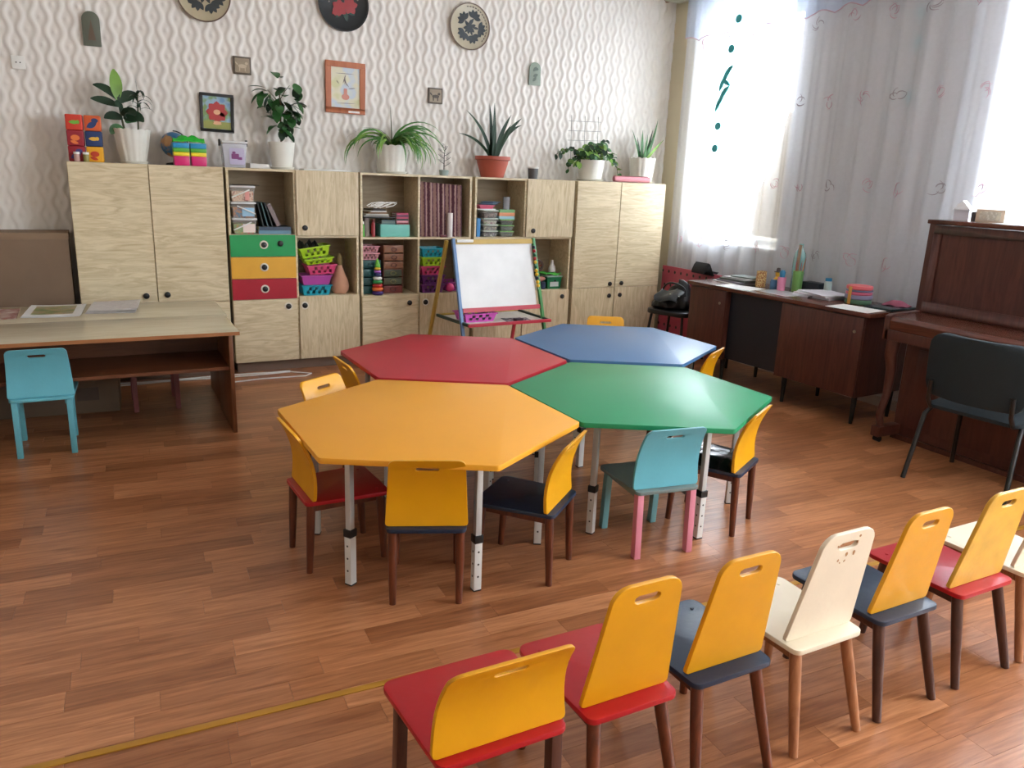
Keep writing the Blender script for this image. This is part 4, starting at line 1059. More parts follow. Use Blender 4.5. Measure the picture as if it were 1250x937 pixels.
mt = P_('drawer_teal', (18, 78, 78)); mb_ = P_('drawer_brown', (150, 104, 78)); mg_ = P_('drawer_grey_green', (78, 88, 70)); mh = P_('pull_dark', (86, 40, 38)); mh2 = P_('pull_olive', (140, 142, 96)); mr_ = P_('drawer_faded_red', (128, 60, 58))
tower('dark teal tower of four small drawers behind the ring pyramid', 1.825, 1.985, .5525, [(.066, mt, mt)]*4)
tower('small drawer tower with three grey-green drawers', 2.005, 2.165, .5525, [(.064, mr_, mh), (.064, mg_, mh2), (.064, mg_, mh2)])
tower('small drawer tower with three brown drawers, on the grey-green one', 2.010, 2.172, .745, [(.062, mb_, mh)]*3)
basket('pale pink basket on the dark teal drawer tower', 1.905, 6.06, .817, .145, .16, .055, P_('basket_pale_pink', (214, 150, 158)))
basket('pale pink basket stacked in the one on the teal tower', 1.905, 6.06, .8735, .145, .16, .052, P_('basket_pale_pink', (214, 150, 158)))
t = thing('ring_pyramid', 'stacking ring pyramid toy with green cone top', 'toy', (1.940, 5.9135, .5525))
zz = 0
for i, (r_, cc) in enumerate([(.033+.0, None)]): pass
for (r_, hh, cc) in [(.046, .030, (62, 40, 120)), (.045, .030, (230, 120, 60)), (.042, .028, (190, 40, 40)), (.040, .028, (40, 140, 70)), (.037, .028, (226, 226, 220)), (.032, .026, (30, 44, 100)), (.029, .024, (150, 90, 170)), (.026, .022, (226, 190, 60))]:
    MB().lathe([(0, zz), (r_-.012, zz), (r_-.004, zz+hh*.15), (r_, zz+hh*.5), (r_-.004, zz+hh*.85), (r_-.012, zz+hh), (0, zz+hh)], 24).build('ring', P_('ring_%d_%d_%d' % cc, cc, .35), t); zz += hh
MB().lathe([(0, zz), (.020, zz), (.022, zz+.012), (.014, zz+.04), (.005, zz+.066), (0, zz+.07)], 20).build('cone_top', P_('cone_green', (100, 180, 60), .35), t)
# --- fabric and basket shelf
G = [[(2.300+.36*i/40+.0, 5.93+.012*sin(i*1.1)+.02*j/10, 1.002+.425*j/10-(.02*(i/40) if j == 10 else 0)) for i in range(41)] for j in range(11)]
def fabric_mat():
    m = bpy.data.materials.new('striped_mauve_weave'); m.use_nodes = True; nt = m.node_tree; L = nt.links.new; N = nt.nodes.new
    bs = nt.nodes['Principled BSDF']; bs.inputs['Roughness'].default_value = .9
    tc = N('ShaderNodeTexCoord'); w = N('ShaderNodeTexWave'); w.wave_type = 'BANDS'; w.bands_direction = 'X'; w.inputs['Scale'].default_value = 9; w.inputs['Distortion'].default_value = 1.2; w.inputs['Detail'].default_value = 2; w.inputs['Detail Scale'].default_value = 6
    L(tc.outputs['Object'], w.inputs[0]); r = N('ShaderNodeValToRGB'); r.color_ramp.elements[0].color = lin((92, 52, 66)); r.color_ramp.elements[1].color = lin((168, 138, 130)); r.color_ramp.elements[0].position = .25; r.color_ramp.elements[1].position = .7
    L(w.outputs[0], r.inputs[0]); L(r.outputs[0], bs.inputs[0]); return m
tag(MB().sheet(G, (0, .01, 0)).build('striped_fabric', fabric_mat()), 'mauve striped woven fabric hung across the open shelf', 'fabric')
t = thing('paper_roll', 'upright white paper roll in front of the striped fabric', 'roll', (2.545, 5.905, 1.0005))
MB().lathe([(0, 0), (.021, 0), (.021, .19), (.012, .19), (.012, .02), (0, .02)], 20).build('roll', mat('roll_white', (218, 210, 206), .6), t)
block('dark_red_book', 'small dark red book beside the white roll', 'book', 2.46, 2.515, 5.885, 5.915, 1.0005, 1.018, P_('dark_red_cover', (104, 36, 46)))
zz = .5525
for i, (m, lb) in enumerate([(c_dp, 'deep purple basket at the bottom beside the easel'), (c_dp, 'deep purple basket second in the stack beside the easel'), (c_mg, 'magenta basket in the stack beside the easel'), (c_li, 'lime basket below the turquoise one beside the easel'), (c_tq, 'turquoise basket on top of the stack beside the easel')]):
    basket(lb, 2.405+.004*(i % 2), 5.99, zz, .20, .17, .07, m); zz += .0725
tag(MB().lathe([(0, -.035)]+[(.035*cos(a), .035*sin(a)) for a in [radians(-70+20*k) for k in range(8)]]+[(0, .035)], 18).build('pink_ball', P_('ball_pink', (220, 70, 130)), loc=(2.565, 5.93, .589)), 'small bright pink ball beside the stacked baskets', 'ball')
basket('purple basket on the shelf behind the whiteboard', 2.62, 6.06, .5525, .15, .2, .075, c_pu)
# --- shelf of clear food boxes
def food_box(label, x0, x1, z0, h, lidc, fc, i):
    t = thing('food_box', label, 'container', ((x0+x1)/2, 5.985, z0), group='clear food boxes on the upper shelf'); w = (x1-x0)/2
    MB().frustum((0, 0, 0), (w-.012, .06), (0, 0, h-.008), (w-.003, .07)).build('box_body', glassy('clear_box_plastic', (220, 224, 220), .78, .12), t, bevel=.005)
    MB().frustum((0, 0, .002), (w-.016, .055), (0, 0, h*.62), (w-.009, .062)).build('contents', blotch('food_fill_%d' % i, fc, 50, .6, i*2.), t, bevel=.004)
    MB().box(-w, w, -.073, .073, h-.0078, h).build('lid', lidc, t, bevel=.003)
ml = P_('lid_pale', (196, 204, 190)); mlg = P_('lid_green', (118, 170, 92))
zz = 1.0005
for i in range(4):
    h = .050 if i < 3 else .066
    food_box(['pale-lidded food box at the bottom of its stack', 'pale-lidded food box second from the shelf', 'pale-lidded food box under the tall dark one', 'taller food box with dark beads on the pale-lidded stack'][i], 2.848, 2.985, zz, h, ml, [[(170, 160, 170), (60, 50, 60), (200, 200, 190)], [(190, 180, 150), (90, 80, 90)], [(130, 150, 100), (200, 190, 170), (150, 90, 110)], [(50, 40, 36), (150, 120, 110)]][i], i); zz += h+.0005
zz2 = 1.0005
for i in range(3):
    food_box(['green-lidded food box at the bottom of its stack', 'green-lidded food box between two others', 'green-lidded food box under the flat packets'][i], 3.005, 3.135, zz2, .048, mlg, [[(30, 34, 30), (70, 90, 70)], [(36, 44, 40), (80, 100, 70)], [(40, 60, 50), (30, 30, 34)]][i], i+5); zz2 += .0485
for i, (cc, lb, h) in enumerate([((150, 190, 206), 'pale blue packet on the green-lidded boxes', .024), ((226, 150, 110), 'orange packet over the pale blue one', .028), ((120, 168, 110), 'green packet topmost under the glass jar', .024)]):
    block('flat_packet', lb, 'packet', 3.0, 3.145, 5.93, 6.05, zz2, zz2+h, P_('packet_%d' % i, cc), 'flat packets on the food boxes'); zz2 += h+.0005
t = thing('glass_jar', 'empty clear glass jar on the green packet', 'jar', (3.09, 5.985, zz2))
MB().lathe([(0, 0), (.03, 0), (.032, .10), (.029, .10), (.027, .006), (0, .006)], 20).build('jar_body', glassy('jar_glass', (190, 196, 204), .6, .05), t)
block('white_plate_stack', 'white dish on the taller food box', 'dish', 2.80, 2.965, 5.93, 6.06, zz, zz+.008, P_('dish_white', (214, 214, 216)))
basket('low pink tray on the white dish', 2.885, 5.99, zz+.0085, .13, .11, .03, P_('tray_pink', (206, 92, 120)), name='pink_tray', solid=True)
for i in range(4):
    block('blue_folder', 'blue plastic folder %s' % ['lying in the pink tray', 'fanned over the pink tray', 'slanting above the fanned folder', 'topmost of the fanned folders'][i], 'folder', 2.84+.01*i, 2.99+.012*i, 5.96, 6.02, zz+.041+i*.007, zz+.045+i*.007, P_('folder_blue_%d' % (i % 2), [(44, 78, 112), (90, 130, 166)][i % 2]), 'blue folders on the food box shelf', rot=(0, 0, radians(-7*i-2)))
book('white-spined tall book at the side of the food boxes', 2.778, 2.792, 5.94, 6.10, 1.0005, 1.20, mat('pale_spine', (206, 202, 196), .5), 'upright books by the food boxes', False)
book('bright blue folder standing beside the clear food boxes', 2.802, 2.832, 5.94, 6.10, 1.0005, 1.15, mat('bright_blue_cover', (60, 132, 190), .45), 'upright books by the food boxes', False)
# --- shelf with the green box
t = thing('green_box', 'dark green toolbox with white label on the shelf by the easel', 'box', (3.568, 6.0, .5445))
MB().frustum((0, 0, 0), (.064, .06), (0, 0, .105), (.075, .068)).build('box_body', P_('box_green', (14, 112, 66)), t, bevel=.005)
MB().cbox((0, -.067, .052), (.085, .004, .068), M=Matrix.Rotation(radians(-4), 4, 'X')).build('label_card', mat('label_grey', (190, 196, 192), .5), t, smooth=0)
MB().lathe([(0, 0), (.009, 0), (.009, .005), (0, .006)], 12, M=Matrix.Translation((0, -.0745, .075)) @ Matrix.Rotation(pi/2, 4, 'X')).build('latch', M_black, t)
MB().box(-.080, .080, -.073, .073, .1055, .116).build('box_rim', P_('rim_grey', (150, 170, 160)), t, bevel=.003)
G = [[(-.08+.155*i/8, -.06+.12*j/6, .012+.010*sin(i*.9)*cos(j)+.0) for i in range(9)] for j in range(7)]
tag(MB().sheet(G, (0, 0, -.008)).build('green_cloth', mat('bright_green_cloth', (90, 196, 80), .7), loc=(3.560, 6.0, .6675)), 'bright green cloth folded on the green toolbox', 'cloth')
t = thing('white_bottle', 'white squeeze bottle standing on the green cloth', 'bottle', (3.575, 6.0, .690))
MB().lathe([(0, 0), (.032, 0), (.034, .02), (.026, .05), (.014, .068), (.013, .085), (.011, .10), (0, .102)], 20).build('bottle_body', P_('bottle_white', (214, 212, 210)), t)
t = thing('steering_toy', 'round toy wheel propped behind the white bottle', 'toy', (3.480, 6.09, .5445))
MB().lathe([(.040, -.012), (.055, -.012), (.055, .012), (.040, .012), (.040, -.012)], 24, M=Matrix.Translation((0, 0, .19)) @ Matrix.Rotation(pi/2, 4, 'X')).build('rim', P_('wheel_grey', (110, 96, 92)), t)
for k in range(3): MB().cbox((0, 0, 0), (.08, .006, .010), M=Matrix.Translation((0, 0, .19)) @ Matrix.Rotation(pi*k/3, 4, 'Y')).build('spoke', P_('wheel_red', (140, 60, 56)), t)
MB().box(-.03, .03, -.02, .02, 0, .134).build('stand', P_('wheel_stand', (44, 36, 44)), t, bevel=.004)
book('white and yellow booklet leaning at the side of the green toolbox', 3.395, 3.405, 5.93, 6.08, .550, .680, mat('booklet_white', (210, 210, 204), .6), 'papers on the toolbox shelf', False, 'booklet', (0, radians(-22), 0))
block('navy_pouch', 'dark navy pouch on the shelf beside the green toolbox', 'pouch', 3.435, 3.482, 5.93, 6.04, .5445, .61, mat('navy_pouch', (24, 34, 60), .7), bevel=.012)
tag(MB().lathe([(0, -.04), (.018, -.03), (.022, 0), (.014, .03), (0, .045)], 14, M=Matrix.Rotation(pi/2, 4, 'Y')).build('pink_pouch', mat('salmon_cloth', (206, 140, 126), .7), loc=(3.455, 5.97, .6325)), 'salmon pink roll lying on the navy pouch', 'pouch')
# --- easel tray
yf, yb, z = EZ
ex, ey = 2.66, 5.36
basket('violet pink lattice basket on the easel tray', ex-.17, ey+(yf+yb)/2-.04, z-.0025, .27, .19, .065, P_('basket_violet_pink', (200, 84, 176)), group=None, rz=radians(3))
for i in range(4):
    block('basket_card', ['white card in the easel basket', 'dark blue card in the easel basket', 'grey card in the easel basket', 'black comb in the easel basket'][i], 'card', ex-.255+.03*i, ex-.11+.02*i, ey+(yf+yb)/2-.09, ey+(yf+yb)/2+.01, z+.002+.010*i, z+.011+.010*i, mat('tray_card_%d' % i, [(206, 196, 190), (40, 50, 80), (140, 130, 126), (30, 28, 30)][i], .6), rot=(0, 0, radians(9*i-10)))
block('tray_picture', 'printed picture sheet lying on the easel tray', 'paper', ex+.04, ex+.25, ey+yf+.03, ey+yf+.20, z-.0025, z-.001, blotch('tray_print', [(206, 206, 206), (120, 116, 120), (40, 38, 44), (190, 180, 180)], 18), bevel=0, rot=(0, 0, radians(-8)))
block('board_eraser', 'dark board eraser on the easel picture sheet', 'eraser', ex+.10, ex+.17, ey+yf+.06, ey+yf+.10, z-.0005, z+.018, mat('eraser_dark', (60, 44, 54), .7), rot=(0, 0, .3))
# ================================================================== PLANTS
def leaf_mesh(pts, wid, fold_=.25, up=Vector((0, 0, 1))):
    """strip leaf along pts with half width wid(t), folded along the midrib"""
    P = [Vector(p) for p in pts]; n = len(P); G = []
    for i, p in enumerate(P):
        t = (P[min(i+1, n-1)]-P[max(i-1, 0)]).normalized(); s = t.cross(up)
        if s.length < 1e-3: s = Vector((1, 0, 0))
        s.normalize(); nn = s.cross(t); w = wid(i/(n-1))
        G.append([p-s*w+nn*w*fold_, p, p+s*w+nn*w*fold_])
    b = MB(); vs = [q for r in G for q in r]; fs = []
    for i in range(n-1):
        for j in range(2): a = i*3+j; fs.append((a, a+1, a+4, a+3))
    return b.add(vs, fs)
def arc(base, az, L, el0, droop, n=8):
    """curve leaving base at azimuth az and elevation el0, bending down by `droop` radians"""
    p = Vector(base); pts = [p.copy()]
    for i in range(n):
        el = el0-droop*(i+.5)/n; p = p+Vector((cos(az)*cos(el), sin(az)*cos(el), sin(el)))*(L/n); pts.append(p.copy())
    return pts
oval = lambda w: (lambda t: max(.0006, w*sin(pi*min(1, t*.94+.04))**.75))
strap = lambda w: (lambda t: max(.0006, w*(min(1, t*6+.5))*(1-t**3)))
def pot(parent, r0, r1, h, m, flute=0, nfl=14, saucer=True, wavy=0.):
    mod = (lambda a, r, z: (r*(1+flute*abs(sin(nfl*a/2))), z+(wavy*abs(sin(nfl*a/2)) if z > h*.97 else 0))) if flute else None
    z0 = .012 if saucer else 0
    MB().lathe([(0, z0), (r0, z0), (r0+(r1-r0)*.5, z0+h*.42), (r1, h), (r1*.90, h), (r1*.86, h-.03), (0, h-.03)], 84 if flute else 32, mod=mod).build('pot', m, parent)
    if saucer: MB().lathe([(0, 0), (r0*1.08, 0), (r0*1.24, .016), (r0*1.18, .017), (r0*1.05, .0125), (0, .0121)], 32).build('saucer', m, parent)
    MB().lathe([(0, h-.029), (r1*.85, h-.029), (r1*.8, h-.018), (0, h-.012)], 24).build('soil', M_soil, parent)
ZC = ZT+.001
# dumb cane and slender dracaena in a fluted pot
t = thing('potted_dumb_cane', 'white fluted pot with broad-leaved plant beside the picture cubes', 'plant', (.285, 6.06, ZC))
pot(t, .074, .112, .215, M_pot, .045, 15, wavy=.008)
def limb(name, pts, r, m, par): return MB().tube(pts, r, 7).build(name, m, par)
limb('stem', [(-.04, 0, .19), (-.055, 0, .30), (-.07, -.01, .42)], [.008, .006, .004], M_stem, t)
limb('stem', [(.04, 0, .19), (.045, 0, .30), (.055, 0, .46)], [.006, .005, .003], M_stem, t)
for (bx, bz, az, L, el, dr, w, m) in [(-.07, .40, 100, .20, 88, 20, .034, M_light_leaf), (-.07, .40, 175, .17, 62, 60, .024, M_dark_leaf), (-.065, .36, 185, .17, 28, 30, .024, M_dark_leaf),
        (-.065, .38, 10, .15, 60, 70, .030, M_dark_leaf), (-.05, .28, 190, .12, 40, 80, .026, M_dark_leaf), (-.05, .22, 200, .10, 20, 90, .028, M_green_leaf), (-.045, .30, -60, .15, 40, 80, .036, M_dark_leaf),
        (-.04, .28, -20, .14, 45, 100, .036, M_dark_leaf), (-.03, .26, 30, .13, 60, 80, .034, M_green_leaf), (-.05, .33, -110, .12, 50, 70, .030, M_dark_leaf)]:
    leaf_mesh(arc((bx, -.012, bz), radians(az), L, radians(el), radians(dr)), oval(w*1.15), .15, Vector((.25, -1, .35))).build('leaf', m, t)
for k in range(12):
    az = k*137; leaf_mesh(arc((.05, 0, .34+.01*k), radians(az), .12+.01*(k % 4), radians(50), radians(110+8*(k % 3))), strap(.009)).build('leaf', M_dark_leaf, t)
leaf_mesh(arc((.055, 0, .45), radians(170), .14, radians(80), radians(-25)), strap(.008)).build('leaf', M_dark_leaf, t)
# ficus
t = thing('potted_ficus', 'white ribbed pot with a bushy small-trunk ficus above the open shelf', 'plant', (1.268, 6.06, ZC))
pot(t, .070, .092, .19, M_pot, .02, 40)
limb('trunk', [(.0, 0, .165), (-.004, 0, .30), (.006, 0, .42), (.0, 0, .52)], [.007, .006, .005, .003], mat('brown_bark', (84, 60, 42), .8), t)
r = random.Random(11)
for k in range(66):
    q = r.random(); bz = .27+.25*q; bx = .02*r.uniform(-1, 1)
    az = r.uniform(0, 6.28); ex_ = (.05+.14*q)
    c = Vector((bx+ex_*cos(az)*.75, ex_*sin(az)*.4, bz+r.uniform(-.02, .09)*(q+.3)+(.06 if cos(az) < -.2 and q > .5 else 0)))
    leaf_mesh(arc(c, az+r.uniform(-.8, .8), r.uniform(.085, .13), radians(r.uniform(-75, 25)), radians(r.uniform(10, 70)), 6), oval(r.uniform(.026, .040)), .12).build('leaf', M_green_leaf if k % 3 else M_dark_leaf, t)
for k in range(7):
    az = k*.9; limb('twig', [(0, 0, .36+.02*k), (.05*cos(az), .03*sin(az), .42+.02*k), (.10*cos(az), .05*sin(az), .46+.02*k)], [.003, .0025, .0015], M_stem, t)
# spider plant
t = thing('potted_spider_plant', 'white fluted pot overflowing with arching narrow spider plant leaves', 'plant', (2.105, 6.06, ZC))
pot(t, .10, .132, .205, M_pot, .045, 15, wavy=.008)
r = random.Random(4)
for k in range(84):
    az = r.uniform(0, 6.28) if k % 3 else r.uniform(-1.1, .4)
    L = r.uniform(.32, .50); el = radians(r.uniform(40, 80)); dr = radians(r.uniform(125, 165))
    if sin(az) > .3: L *= .45
    if sin(az) < -.5: L *= .75
    b0 = (.06*cos(az)*r.random(), .05*sin(az)*r.random(), .205)
    pts = arc(b0, az, L, el, dr, 10)
    pts = [p if p.z > .004 else Vector((p.x, p.y, .004+.0005*r.random())) for p in pts]
    leaf_mesh(pts, strap(r.uniform(.007, .012)), .2, Vector((.2, -1, 1))).build('leaf', M_light_leaf if r.random() < .4 else mat('fresh_green_leaf', (62, 120, 44), .45, var=.3), t)
for (az, L, el, dr) in [(180, .34, 75, 120), (0, .34, 72, 95), (5, .42, 78, 130), (178, .42, 66, 118), (90, .30, 88, 10), (185, .46, 58, 115)]:
    leaf_mesh(arc((0, -.01, .21), radians(az), L, radians(el), radians(dr), 10), strap(.0045), .35).build('leaf', M_stem, t)
# little dry twig plant
t = thing('twig_plant', 'tiny dark twig plant in a small grey glass pot', 'plant', (2.525, 6.0, ZC))
MB().lathe([(0, 0), (.034, 0), (.040, .04), (.034, .044), (.03, .03), (0, .028)], 18).build('pot', mat('grey_glass_pot', (150, 166, 162), .2), t)
mk = mat('near_black_twig', (40, 34, 36), .7)
limb('stem', [(0, 0, .028), (0, 0, .14), (.01, 0, .23)], [.0035, .003, .0015], mk, t)
for k in range(8):
    s = -1 if k % 2 else 1; z = .07+.02*k; ex_ = (.052 if k < 6 else .025)
    limb('twig', [(0, 0, z), (s*ex_*.6, -.004, z+.015), (s*ex_, -.006, z+.03)], [.0022, .002, .001], mk, t)
    for q in range(3): leaf_mesh(arc((s*ex_*(.6+.2*q), -.006, z+.018+.006*q), radians(60*q+90*s), .022, .4, .8, 4), oval(.007)).build('leaf', mk, t)
# clivia in terracotta
t = thing('potted_clivia', 'terracotta pot with dark strap leaves above the food box shelf', 'plant', (2.985, 6.06, ZC))
MB().lathe([(0, 0), (.095, 0), (.10, .02), (.128, .11), (.133, .135), (.147, .14), (.147, .168), (.135, .168), (.13, .14), (0, .135)], 36).build('pot', M_terra, t)
MB().lathe([(0, .136), (.129, .142), (.12, .15), (0, .154)], 24).build('soil', M_soil, t)
for (az, L, el, dr, w) in [(180, .36, 60, 55, .013), (175, .44, 80, 42, .016), (100, .44, 86, 5, .017), (60, .44, 90, -4, .018), (0, .42, 72, 35, .018), (5, .40, 78, 60, .016), (-10, .38, 84, 28, .017), (-40, .30, 75, 20, .015), (170, .24, 78, 20, .014), (-100, .28, 84, 12, .015)]:
    leaf_mesh(arc((.02*cos(radians(az)), .015*sin(radians(az)), .148), radians(az), L, radians(el), radians(dr), 10), strap(w*1.35), .25, Vector((.3, -1, .5))).build('leaf', M_dark_leaf, t)
# trailing plant with trellis
t = thing('potted_trailing_plant', 'white pot with trailing leafy plant and a wire trellis', 'plant', (3.955, 6.06, ZC))
pot(t, .10, .122, .18, M_pot)
r = random.Random(9)
lat = mat('thin_wire', (120, 120, 112), .4, metal=.6)
for k in range(3): limb('trellis_wire', [(-.16+.14*k, .085, .16), (-.17+.14*k, .09, .55)], .0018, lat, t)
for k in range(4): limb('trellis_wire', [(-.20, .087, .26+.08*k), (.14, .087, .27+.08*k)], .0018, lat, t)
for k in range(15):
    az = r.uniform(-3.1, .1) if k > 4 else [3.1, 3.0, .2, -.1, 2.9][k]
    L = r.uniform(.24, .42) if k < 5 else r.uniform(.15, .32)
    pts = arc((.03*cos(az), .02*sin(az), .165), az, L*(.75 if sin(az) < -.6 else 1), radians(r.uniform(45, 80)), radians(r.uniform(80, 150) if k < 5 else r.uniform(30, 100)), 9)
    pts = [p if p.z > .02 else Vector((p.x, p.y, .02)) for p in pts]
    limb('vine', pts, .0025, M_stem, t)
    for i in range(2, 10):
        for s in (-1, 1):
            if r.random() < .25: continue
            leaf_mesh(arc(pts[i], az+s*1.2, r.uniform(.04, .07), radians(r.uniform(-50, 30)), .8, 5), oval(r.uniform(.016, .025)), .15, Vector((r.uniform(-.6, .6), -1, .7))).build('leaf', [M_green_leaf, M_dark_leaf, M_green_leaf, M_light_leaf][(i+k) % 4], t)
# snake plant
t = thing('potted_snake_plant', 'white fluted pot with upright sword leaves in the corner', 'plant', (4.515, 6.06, ZC))
pot(t, .092, .118, .215, M_pot, .045, 14, wavy=.01)
for (az, L, el, dr, w, m) in [(180, .30, 72, 10, .012, M_green_leaf), (90, .28, 88, 0, .020, M_green_leaf), (0, .40, 66, -14, .016, M_green_leaf), (10, .30, 74, 0, .016, M_dark_leaf), (-5, .28, 52, 10, .013, M_light_leaf), (-90, .24, 84, 4, .018, M_green_leaf), (150, .22, 80, 0, .015, M_dark_leaf)]:
    leaf_mesh(arc((.025*cos(radians(az)), .02*sin(radians(az)), .19), radians(az), L, radians(el), radians(dr), 8), lambda q, w=w: max(.0006, w*1.15*(1-q**2.5)), .2, Vector((.2, -1, .3))).build('leaf', m, t)

# ================================================================== OTHER THINGS ON THE CUPBOARDS
cubecol = [((208, 60, 40), (110, 176, 60), 'red and green'), ((150, 30, 44), (226, 120, 60), 'dark red and orange'), ((150, 26, 40), (70, 60, 120), 'crimson and violet'), ((206, 90, 40), (40, 60, 110), 'orange and blue'), ((36, 58, 104), (220, 170, 60), 'navy and ochre'), ((228, 164, 24), (190, 60, 30), 'yellow and red')]
for cidx in range(2):
    for k in range(3):
        ca_, cb_, nm = cubecol[cidx*3+(2-k)]
        x = -.048+cidx*.104; z = ZC+k*.0965
        t = thing('picture_cube', 'soft picture cube, %s, %s its column' % (nm, ['at the bottom of', 'in the middle of', 'on top of'][k]), 'toy cube', (x, 5.985+.01*cidx, z), radians(-4), 'soft picture cubes stacked on the tall cupboard')
        MB().cbox((0, 0, .048), (.096, .096, .0955)).build('cube_body', P_('cube_%d_%d' % (cidx, k), ca_, .6), t, bevel=.008, seg=3)
        mm = P_('cube_print_%d_%d' % (cidx, k), cb_, .6)
        sh = [[lens(-.035, .02, .07, .018, .5), ellipse(.015, .065, .02, .014)], [ellipse(0, .05, .026, .018), lens(-.03, .03, .05, .01, -.3)], [lens(-.03, .048, .06, .012, 0), ellipse(.022, .05, .010, .012)]][(k+cidx) % 3]
        decal(t, 'printed_picture', sh, mm, -.0482)
for i, x in enumerate((-.052, .0)):
    t = thing('spice_jar', ['small jar of pinkish contents before the picture cubes', 'small jar of green contents before the picture cubes'][i], 'jar', (x+.0, 5.915, ZC))
    MB().lathe([(0, 0), (.016, 0), (.017, .004), (.017, .046), (0, .046)], 16).build('jar_body', P_('jar_fill_%d' % i, [(190, 150, 140), (140, 130, 70)][i], .25), t)
    MB().lathe([(0, .0462), (.018, .0462), (.018, .060), (0, .060)], 16).build('lid', M_white, t)
t = thing('globe', 'small desktop globe standing behind the rainbow box', 'globe', (.545, 6.12, ZC))
MB().lathe([(0, 0), (.06, 0), (.055, .012), (.012, .02), (.010, .05), (0, .05)], 24).build('stand', M_black, t)
MB().lathe([(0, .052)]+[(.085*cos(a), .137+.085*sin(a)) for a in [radians(-80+16*k) for k in range(11)]]+[(0, .222)], 32).build('ball', blotch('globe_map', [(30, 96, 140), (40, 110, 150), (176, 128, 80), (190, 150, 100)], 16, .4, 2.), t)
MB().tube([(.092*sin(a), 0, .137-.092*cos(a)) for a in [pi*k/14 for k in range(15)]], .004, 8).build('meridian_arm', M_black, t)
t = thing('rainbow_box', 'rainbow striped toy box with two bulging halves', 'box', (.627, 5.955, ZC))
for sx in (-1, 1):
    zz = 0
    for (hh, cc) in [(.062, (206, 24, 108)), (.026, (238, 214, 40)), (.026, (80, 170, 50)), (.034, (20, 140, 190))]:
        f = lambda z: .92+.10*z/.148
        MB().frustum((sx*.054, 0, zz), (.051*f(zz), .050), (sx*.054, 0, zz+hh), (.051*f(zz+hh), .050)).build('stripe', P_('rainbow_%d_%d_%d' % cc, cc, .3), t, bevel=.004); zz += hh
t = thing('green_plastic_bag', 'crumpled bright green bag lying on the rainbow box', 'bag', (.625, 5.955, ZC+.1485))
G = [[(-.10+.20*i/10, -.045+.09*j/6, (.020+.022*sin(pi*i/10)+.010*sin(i*1.7+j))*sin(pi*(j+.5)/7)) for i in range(11)] for j in range(7)]
MB().sheet(G, (0, 0, -.006)).build('bag_body', mat('bright_green_film', (20, 180, 40), .25), t, loc=(0, 0, .006))
t = thing('clear_tub', 'clear plastic tub with purple label and handle clips', 'tub', (.918, 5.985, ZC))
MB().frustum((0, 0, 0), (.068, .062), (0, 0, .16), (.082, .075)).build('tub_body', glassy('frosted_tub', (206, 206, 216), .45, .2), t, bevel=.006)
MB().box(-.086, .086, -.079, .079, .1605, .176).build('lid', mat('milky_lid', (206, 206, 204), .35), t, bevel=.005)
for sx in (-1, 1): MB().cbox((sx*.090, 0, .165), (.010, .05, .045)).build('clip', M_black, t, bevel=.003)
decal(t, 'label_print', [rrect(.10, .11, .01, cx=.012, cy=.075)], mat('lilac_label', (178, 170, 196), .5), -.0755)
decal(t, 'label_motif', [rrect(.05, .035, .004, cx=.0, cy=.075), rrect(.03, .018, .003, cx=.03, cy=.062), ellipse(-.008, .10, .012, .008)], mat('purple_print', (118, 46, 110), .5), -.0772)
block('white_flat_box', 'low white box lying between the clear tub and ficus', 'box', 1.03, 1.165, 6.0, 6.18, ZC, ZC+.032, mat('white_card_box', (212, 208, 202), .6))
block('paper_pad', 'flat pad of white papers on the cupboard beside the ficus', 'paper', 1.40, 1.74, 5.92, 6.12, ZC, ZC+.010, M_paper, rot=(0, 0, radians(-3)))
t = thing('grey_cup', 'small dark grey pot with white rim on the cupboard', 'pot', (3.395, 6.10, ZC))
MB().lathe([(0, 0), (.04, 0), (.046, .09), (.042, .09), (.038, .01), (0, .01)], 20).build('cup_body', P_('cup_charcoal', (78, 78, 80)), t)
MB().lathe([(.043, .086), (.05, .086), (.05, .097), (.043, .097), (.043, .086)], 20).build('rim', M_white, t)
t = thing('pink_roll', 'rolled dusty pink mat lying before the snake plant', 'roll', (4.305, 5.915, ZC+.0285), rot=(0, radians(90), 0))
b = MB(); pts = []
for k in range(61):
    a = k/60*2*pi*3.5; rr = .008+.020*k/60; pts.append((rr*cos(a), rr*sin(a)))
G = [[(p[0], p[1], z) for p in pts] for z in (-.19, .19)]
b.sheet(G, (.0006, .0006, 0)); b.build('rolled_mat', mat('dusty_pink_foam', (206, 138, 146), .8), t)

# ================================================================== ON THE RELIEF WALL
YW = WY-.0125
def Wp(x, z): return (x*.9925, YW, 1.5+(z-1.5)*.9925)
def plate(label, x, z, r, rimm, facem, motifs):
    t = thing('wall_plate', label, 'plate', Wp(x, z), group='painted plates on the relief wall')
    Mx = Matrix.Rotation(pi/2, 4, 'X')
    MB().lathe([(0, 0), (r*.6, 0), (r, .018), (r, .022), (r*.93, .0185), (r*.84, .0118), (0, .010)], 48, M=Mx).build('plate_body', [facem], t)
    MB().lathe([(r*.955, .0195), (r*1.003, .0185), (r*1.005, .0235), (r*.955, .0228), (r*.955, .0195)], 48, M=Mx).build('rim', rimm, t)
    for (shapes, m, off) in motifs: decal(t, 'painted_motif', shapes, m, -.0125-off)
    return t
def flowers(r, n, seed):
    q = random.Random(seed); S_ = []
    for k in range(n):
        a = 2*pi*k/n+q.uniform(-.2, .2); d = r*q.uniform(.36, .52); cx, cz = d*cos(a), d*sin(a)
        for p in range(5): S_.append(lens(cx, cz, r*.40, r*.10, a+(p-2)*.62))
        S_.append(lens(cx, cz, r*.36, r*.06, a+pi))
    for k in range(6): S_.append(lens(0, 0, r*.36, r*.08, 2*pi*k/6+.3))
    return S_
